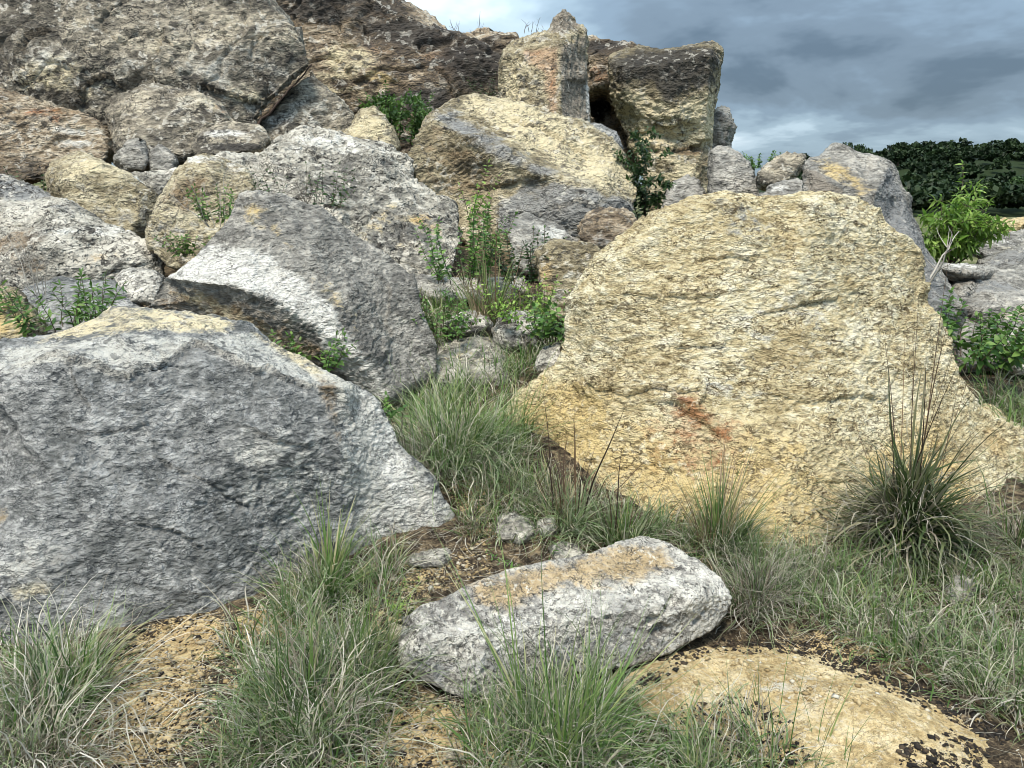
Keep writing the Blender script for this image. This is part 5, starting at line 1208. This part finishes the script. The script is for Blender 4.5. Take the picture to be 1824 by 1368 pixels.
M_WOOD = leafy('wood_leaf', [(0.0, (0.010, 0.024, 0.008)), (0.5, (0.022, 0.048, 0.015)), (1.0, (0.05, 0.085, 0.028))], None, 0, 0.6, 0.1)
M_WOOD_LIGHT = leafy('wood_leaf_light', [(0.0, (0.02, 0.05, 0.014)), (0.5, (0.045, 0.095, 0.026)), (1.0, (0.09, 0.15, 0.05))], None, 0, 0.6, 0.1)
rw = np.random.default_rng(33)
sets, trunks = [], []
for k in range(620):
    az = rw.uniform(0.36, 0.80); y = rw.uniform(80, 215); x = az * y
    z = float(ground_z(x, y)); r = rw.uniform(1.2, 2.5); h = r * rw.uniform(0.75, 1.15) + 0.4
    v, f, t, rr = leaf_faces(crown_points(rw, r, r * rw.uniform(0.7, 1.05), int(rw.integers(6, 10)), 30) + np.array((x, y, z + h)), 0.38, rw)
    sets.append((v, f, t, np.clip(rr * 0.45 + 0.75 * rw.uniform() ** 2, 0, 1)))
wood = pack('wood', sets, M_WOOD); tag(wood, 'dark green wooded hillside on the horizon at the right', 'wood', None, 'stuff')
for lab, px, py, Y, r, h, mat in (('tall tree at the left end of the wooded skyline, over the grey boulder', 1512, 300, 150, 3.4, 4.6, M_WOOD),
                             ('lighter rounded tree standing out in the middle of the dark wood', 1745, 345, 116, 3.0, 3.0, M_WOOD_LIGHT),
                             ('pale green tree at the right edge of the dark wood', 1815, 330, 118, 2.2, 2.4, M_WOOD_LIGHT),
                             ('small dark tree on the skyline right of the tall tree', 1600, 290, 160, 2.6, 3.2, M_WOOD)):
    b0 = at(px, py, Y); b0[2] = float(ground_z(b0[0], b0[1])) if Y > 140 else b0[2] - h
    root = link('tree', None, None, None, b0); tag(root, lab, 'tree')
    top = at(px, py, Y)[2] - b0[2] if Y <= 140 else h
    tr = [tube(branch(b0, (0, 0, 1), top * 0.9, rw, 6, 0.15, 0.1), 0.22, 0.1, 6)]
    for k in range(6):
        a = rw.uniform(0, 6.28); tr.append(tube(branch(b0 + np.array((0, 0, top * 0.6)), (math.cos(a), math.sin(a), 0.9), r * 0.9, rw, 5, 0.3, 0.1), 0.10, 0.03, 5))
    pack('trunk', tr, M_BARK, root, b0)
    pack('crown', [leaf_faces(crown_points(rw, r, r * 0.75, 16, 60) + b0 + np.array((0, 0, top)), 0.24, rw)], mat, root, b0)

# ------------------------------------------------------------------ loose chips and crumbs on the soil
def chips(name, label, polys, count, size, mat, rng, gate=False):
    oct_v = np.array([(1, 0, 0), (-1, 0, 0), (0, 1, 0), (0, -1, 0), (0.2, 0.1, 0.45), (0, 0, -0.5)], float)
    oct_f = np.array([(0, 2, 4), (2, 1, 4), (1, 3, 4), (3, 0, 4), (2, 0, 5), (1, 2, 5), (3, 1, 5), (0, 3, 5)])
    vs, fs, rs, k = [], [], [], 0
    for poly, share in polys:
        xs = [p[0] for p in poly]; ys = [p[1] for p in poly]; got = 0; guard = 0
        while got < int(count * share) and guard < 60000:
            guard += 1
            px, py = rng.uniform(min(xs), max(xs)), rng.uniform(min(ys), max(ys))
            if not poly_inside((px, py), poly): continue
            loc, nor, ob = hit(px, py)
            if nor[2] < 0.45 or (ob is not None and not (ob.name == 'ground' or 'flat sandy' in ob.get('label', ''))): continue
            if gate and rng.uniform() > smooth01(0.6 + 0.9 * perlin(np.array([loc / 0.05]))[0]): continue
            got += 1
            s = size * min(rng.lognormal(-0.35, 0.85), 3.6)
            v = oct_v * s * rng.uniform(0.6, 1.3, 3) * (1 + 0.25 * rng.normal(size=(6, 1)))
            a = rng.uniform(0, 6.28); c_, s_ = math.cos(a), math.sin(a)
            v = v @ np.array([[c_, -s_, 0], [s_, c_, 0], [0, 0, 1]]).T
            vs.append(v + loc + nor * s * 0.2); fs.append(oct_f + k); rs.append(np.full(6, rng.uniform())); k += 6
    me = mesh_from(name, np.concatenate(vs), np.concatenate(fs))
    add_attr(me, 'vary', np.concatenate(rs)); add_attr(me, 'along', np.zeros(k))
    o = link(name, me, mat); tag(o, label, 'gravel', None, 'stuff')
    return o
M_CHIP = leafy('stone_chip', [(0.0, (0.20, 0.145, 0.07)), (0.35, (0.46, 0.34, 0.17)), (0.75, (0.62, 0.50, 0.30)), (1.0, (0.66, 0.63, 0.54))], None, 0, 0.9, 0.0)
M_CRUMB = leafy('black_crumb', [(0.0, (0.010, 0.009, 0.008)), (0.6, (0.025, 0.02, 0.016)), (1.0, (0.075, 0.055, 0.035))], None, 0, 0.95, 0.0)
rc = np.random.default_rng(44)
chips('gravel', 'loose yellow limestone chips scattered on the dark soil', [
  ([(190, 1130), (360, 1090), (430, 1120), (420, 1250), (300, 1400), (120, 1400), (170, 1250)], 0.48),
  ([(690, 1030), (860, 960), (880, 1020), (760, 1060), (690, 1120)], 0.14), ([(700, 1230), (880, 1260), (900, 1400), (680, 1400)], 0.18),
  ([(810, 830), (930, 860), (960, 960), (860, 960)], 0.10), ([(1110, 1180), (1320, 1130), (1560, 1170), (1780, 1300), (1500, 1250), (1200, 1240)], 0.10)], 6500, 0.0042, M_CHIP, rc)
chips('soil_crumbs', 'black soil crumbs strewn over the yellow rock and sand', [
  ([(1100, 1250), (1180, 1170), (1290, 1140), (1400, 1135), (1560, 1180), (1800, 1300), (1790, 1330), (1600, 1240), (1420, 1165), (1260, 1165), (1160, 1220)], 0.34),
  ([(1180, 1260), (1330, 1240), (1420, 1290), (1460, 1400), (1200, 1400)], 0.18), ([(1600, 1330), (1700, 1300), (1760, 1340), (1740, 1400), (1600, 1400)], 0.14),
  ([(190, 1130), (360, 1090), (430, 1120), (420, 1250), (300, 1400), (120, 1400), (170, 1250)], 0.22), ([(690, 1030), (880, 960), (880, 1400), (690, 1400)], 0.12)], 8000, 0.0036, M_CRUMB, rc, True)

# dry stems and bits of dead grass lying on the soil
def litter(polys, count, rng):
    B, A, T = [], [], []
    for poly, share in polys:
        xs = [p[0] for p in poly]; ys = [p[1] for p in poly]; got = guard = 0
        while got < int(count * share) and guard < 40000:
            guard += 1
            px, py = rng.uniform(min(xs), max(xs)), rng.uniform(min(ys), max(ys))
            if not poly_inside((px, py), poly): continue
            loc, nor, ob = hit(px, py)
            if ob is None or ob.name != 'ground': continue
            got += 1; B.append(loc + np.array((0, 0, rng.uniform(0.002, 0.012))))
    n = len(B)
    s = blade_set(np.array(B), rng.uniform(0, 6.28, n), rng.normal(1.5, 0.12, n), rng.uniform(0.03, 0.14, n), rng.uniform(0.0015, 0.0042, n), rng.normal(0, 0.25, n), rng.normal(0, 0.8, n), 4, rng, 0.1)
    tag(pack('litter', [s], M_DRY), 'bits of dead grass and stems lying on the soil', 'litter', None, 'stuff')
litter([([(-20, 1120), (400, 1090), (430, 1400), (-20, 1400)], 0.25), ([(640, 960), (1060, 880), (1060, 1010), (720, 1110), (640, 1110)], 0.35), ([(680, 1200), (900, 1250), (1150, 1400), (680, 1400)], 0.15), ([(1150, 1130), (1400, 1060), (1824, 1120), (1824, 1368), (1500, 1200)], 0.15), ([(700, 560), (960, 540), (960, 860), (800, 860)], 0.10)], 1900, rc)
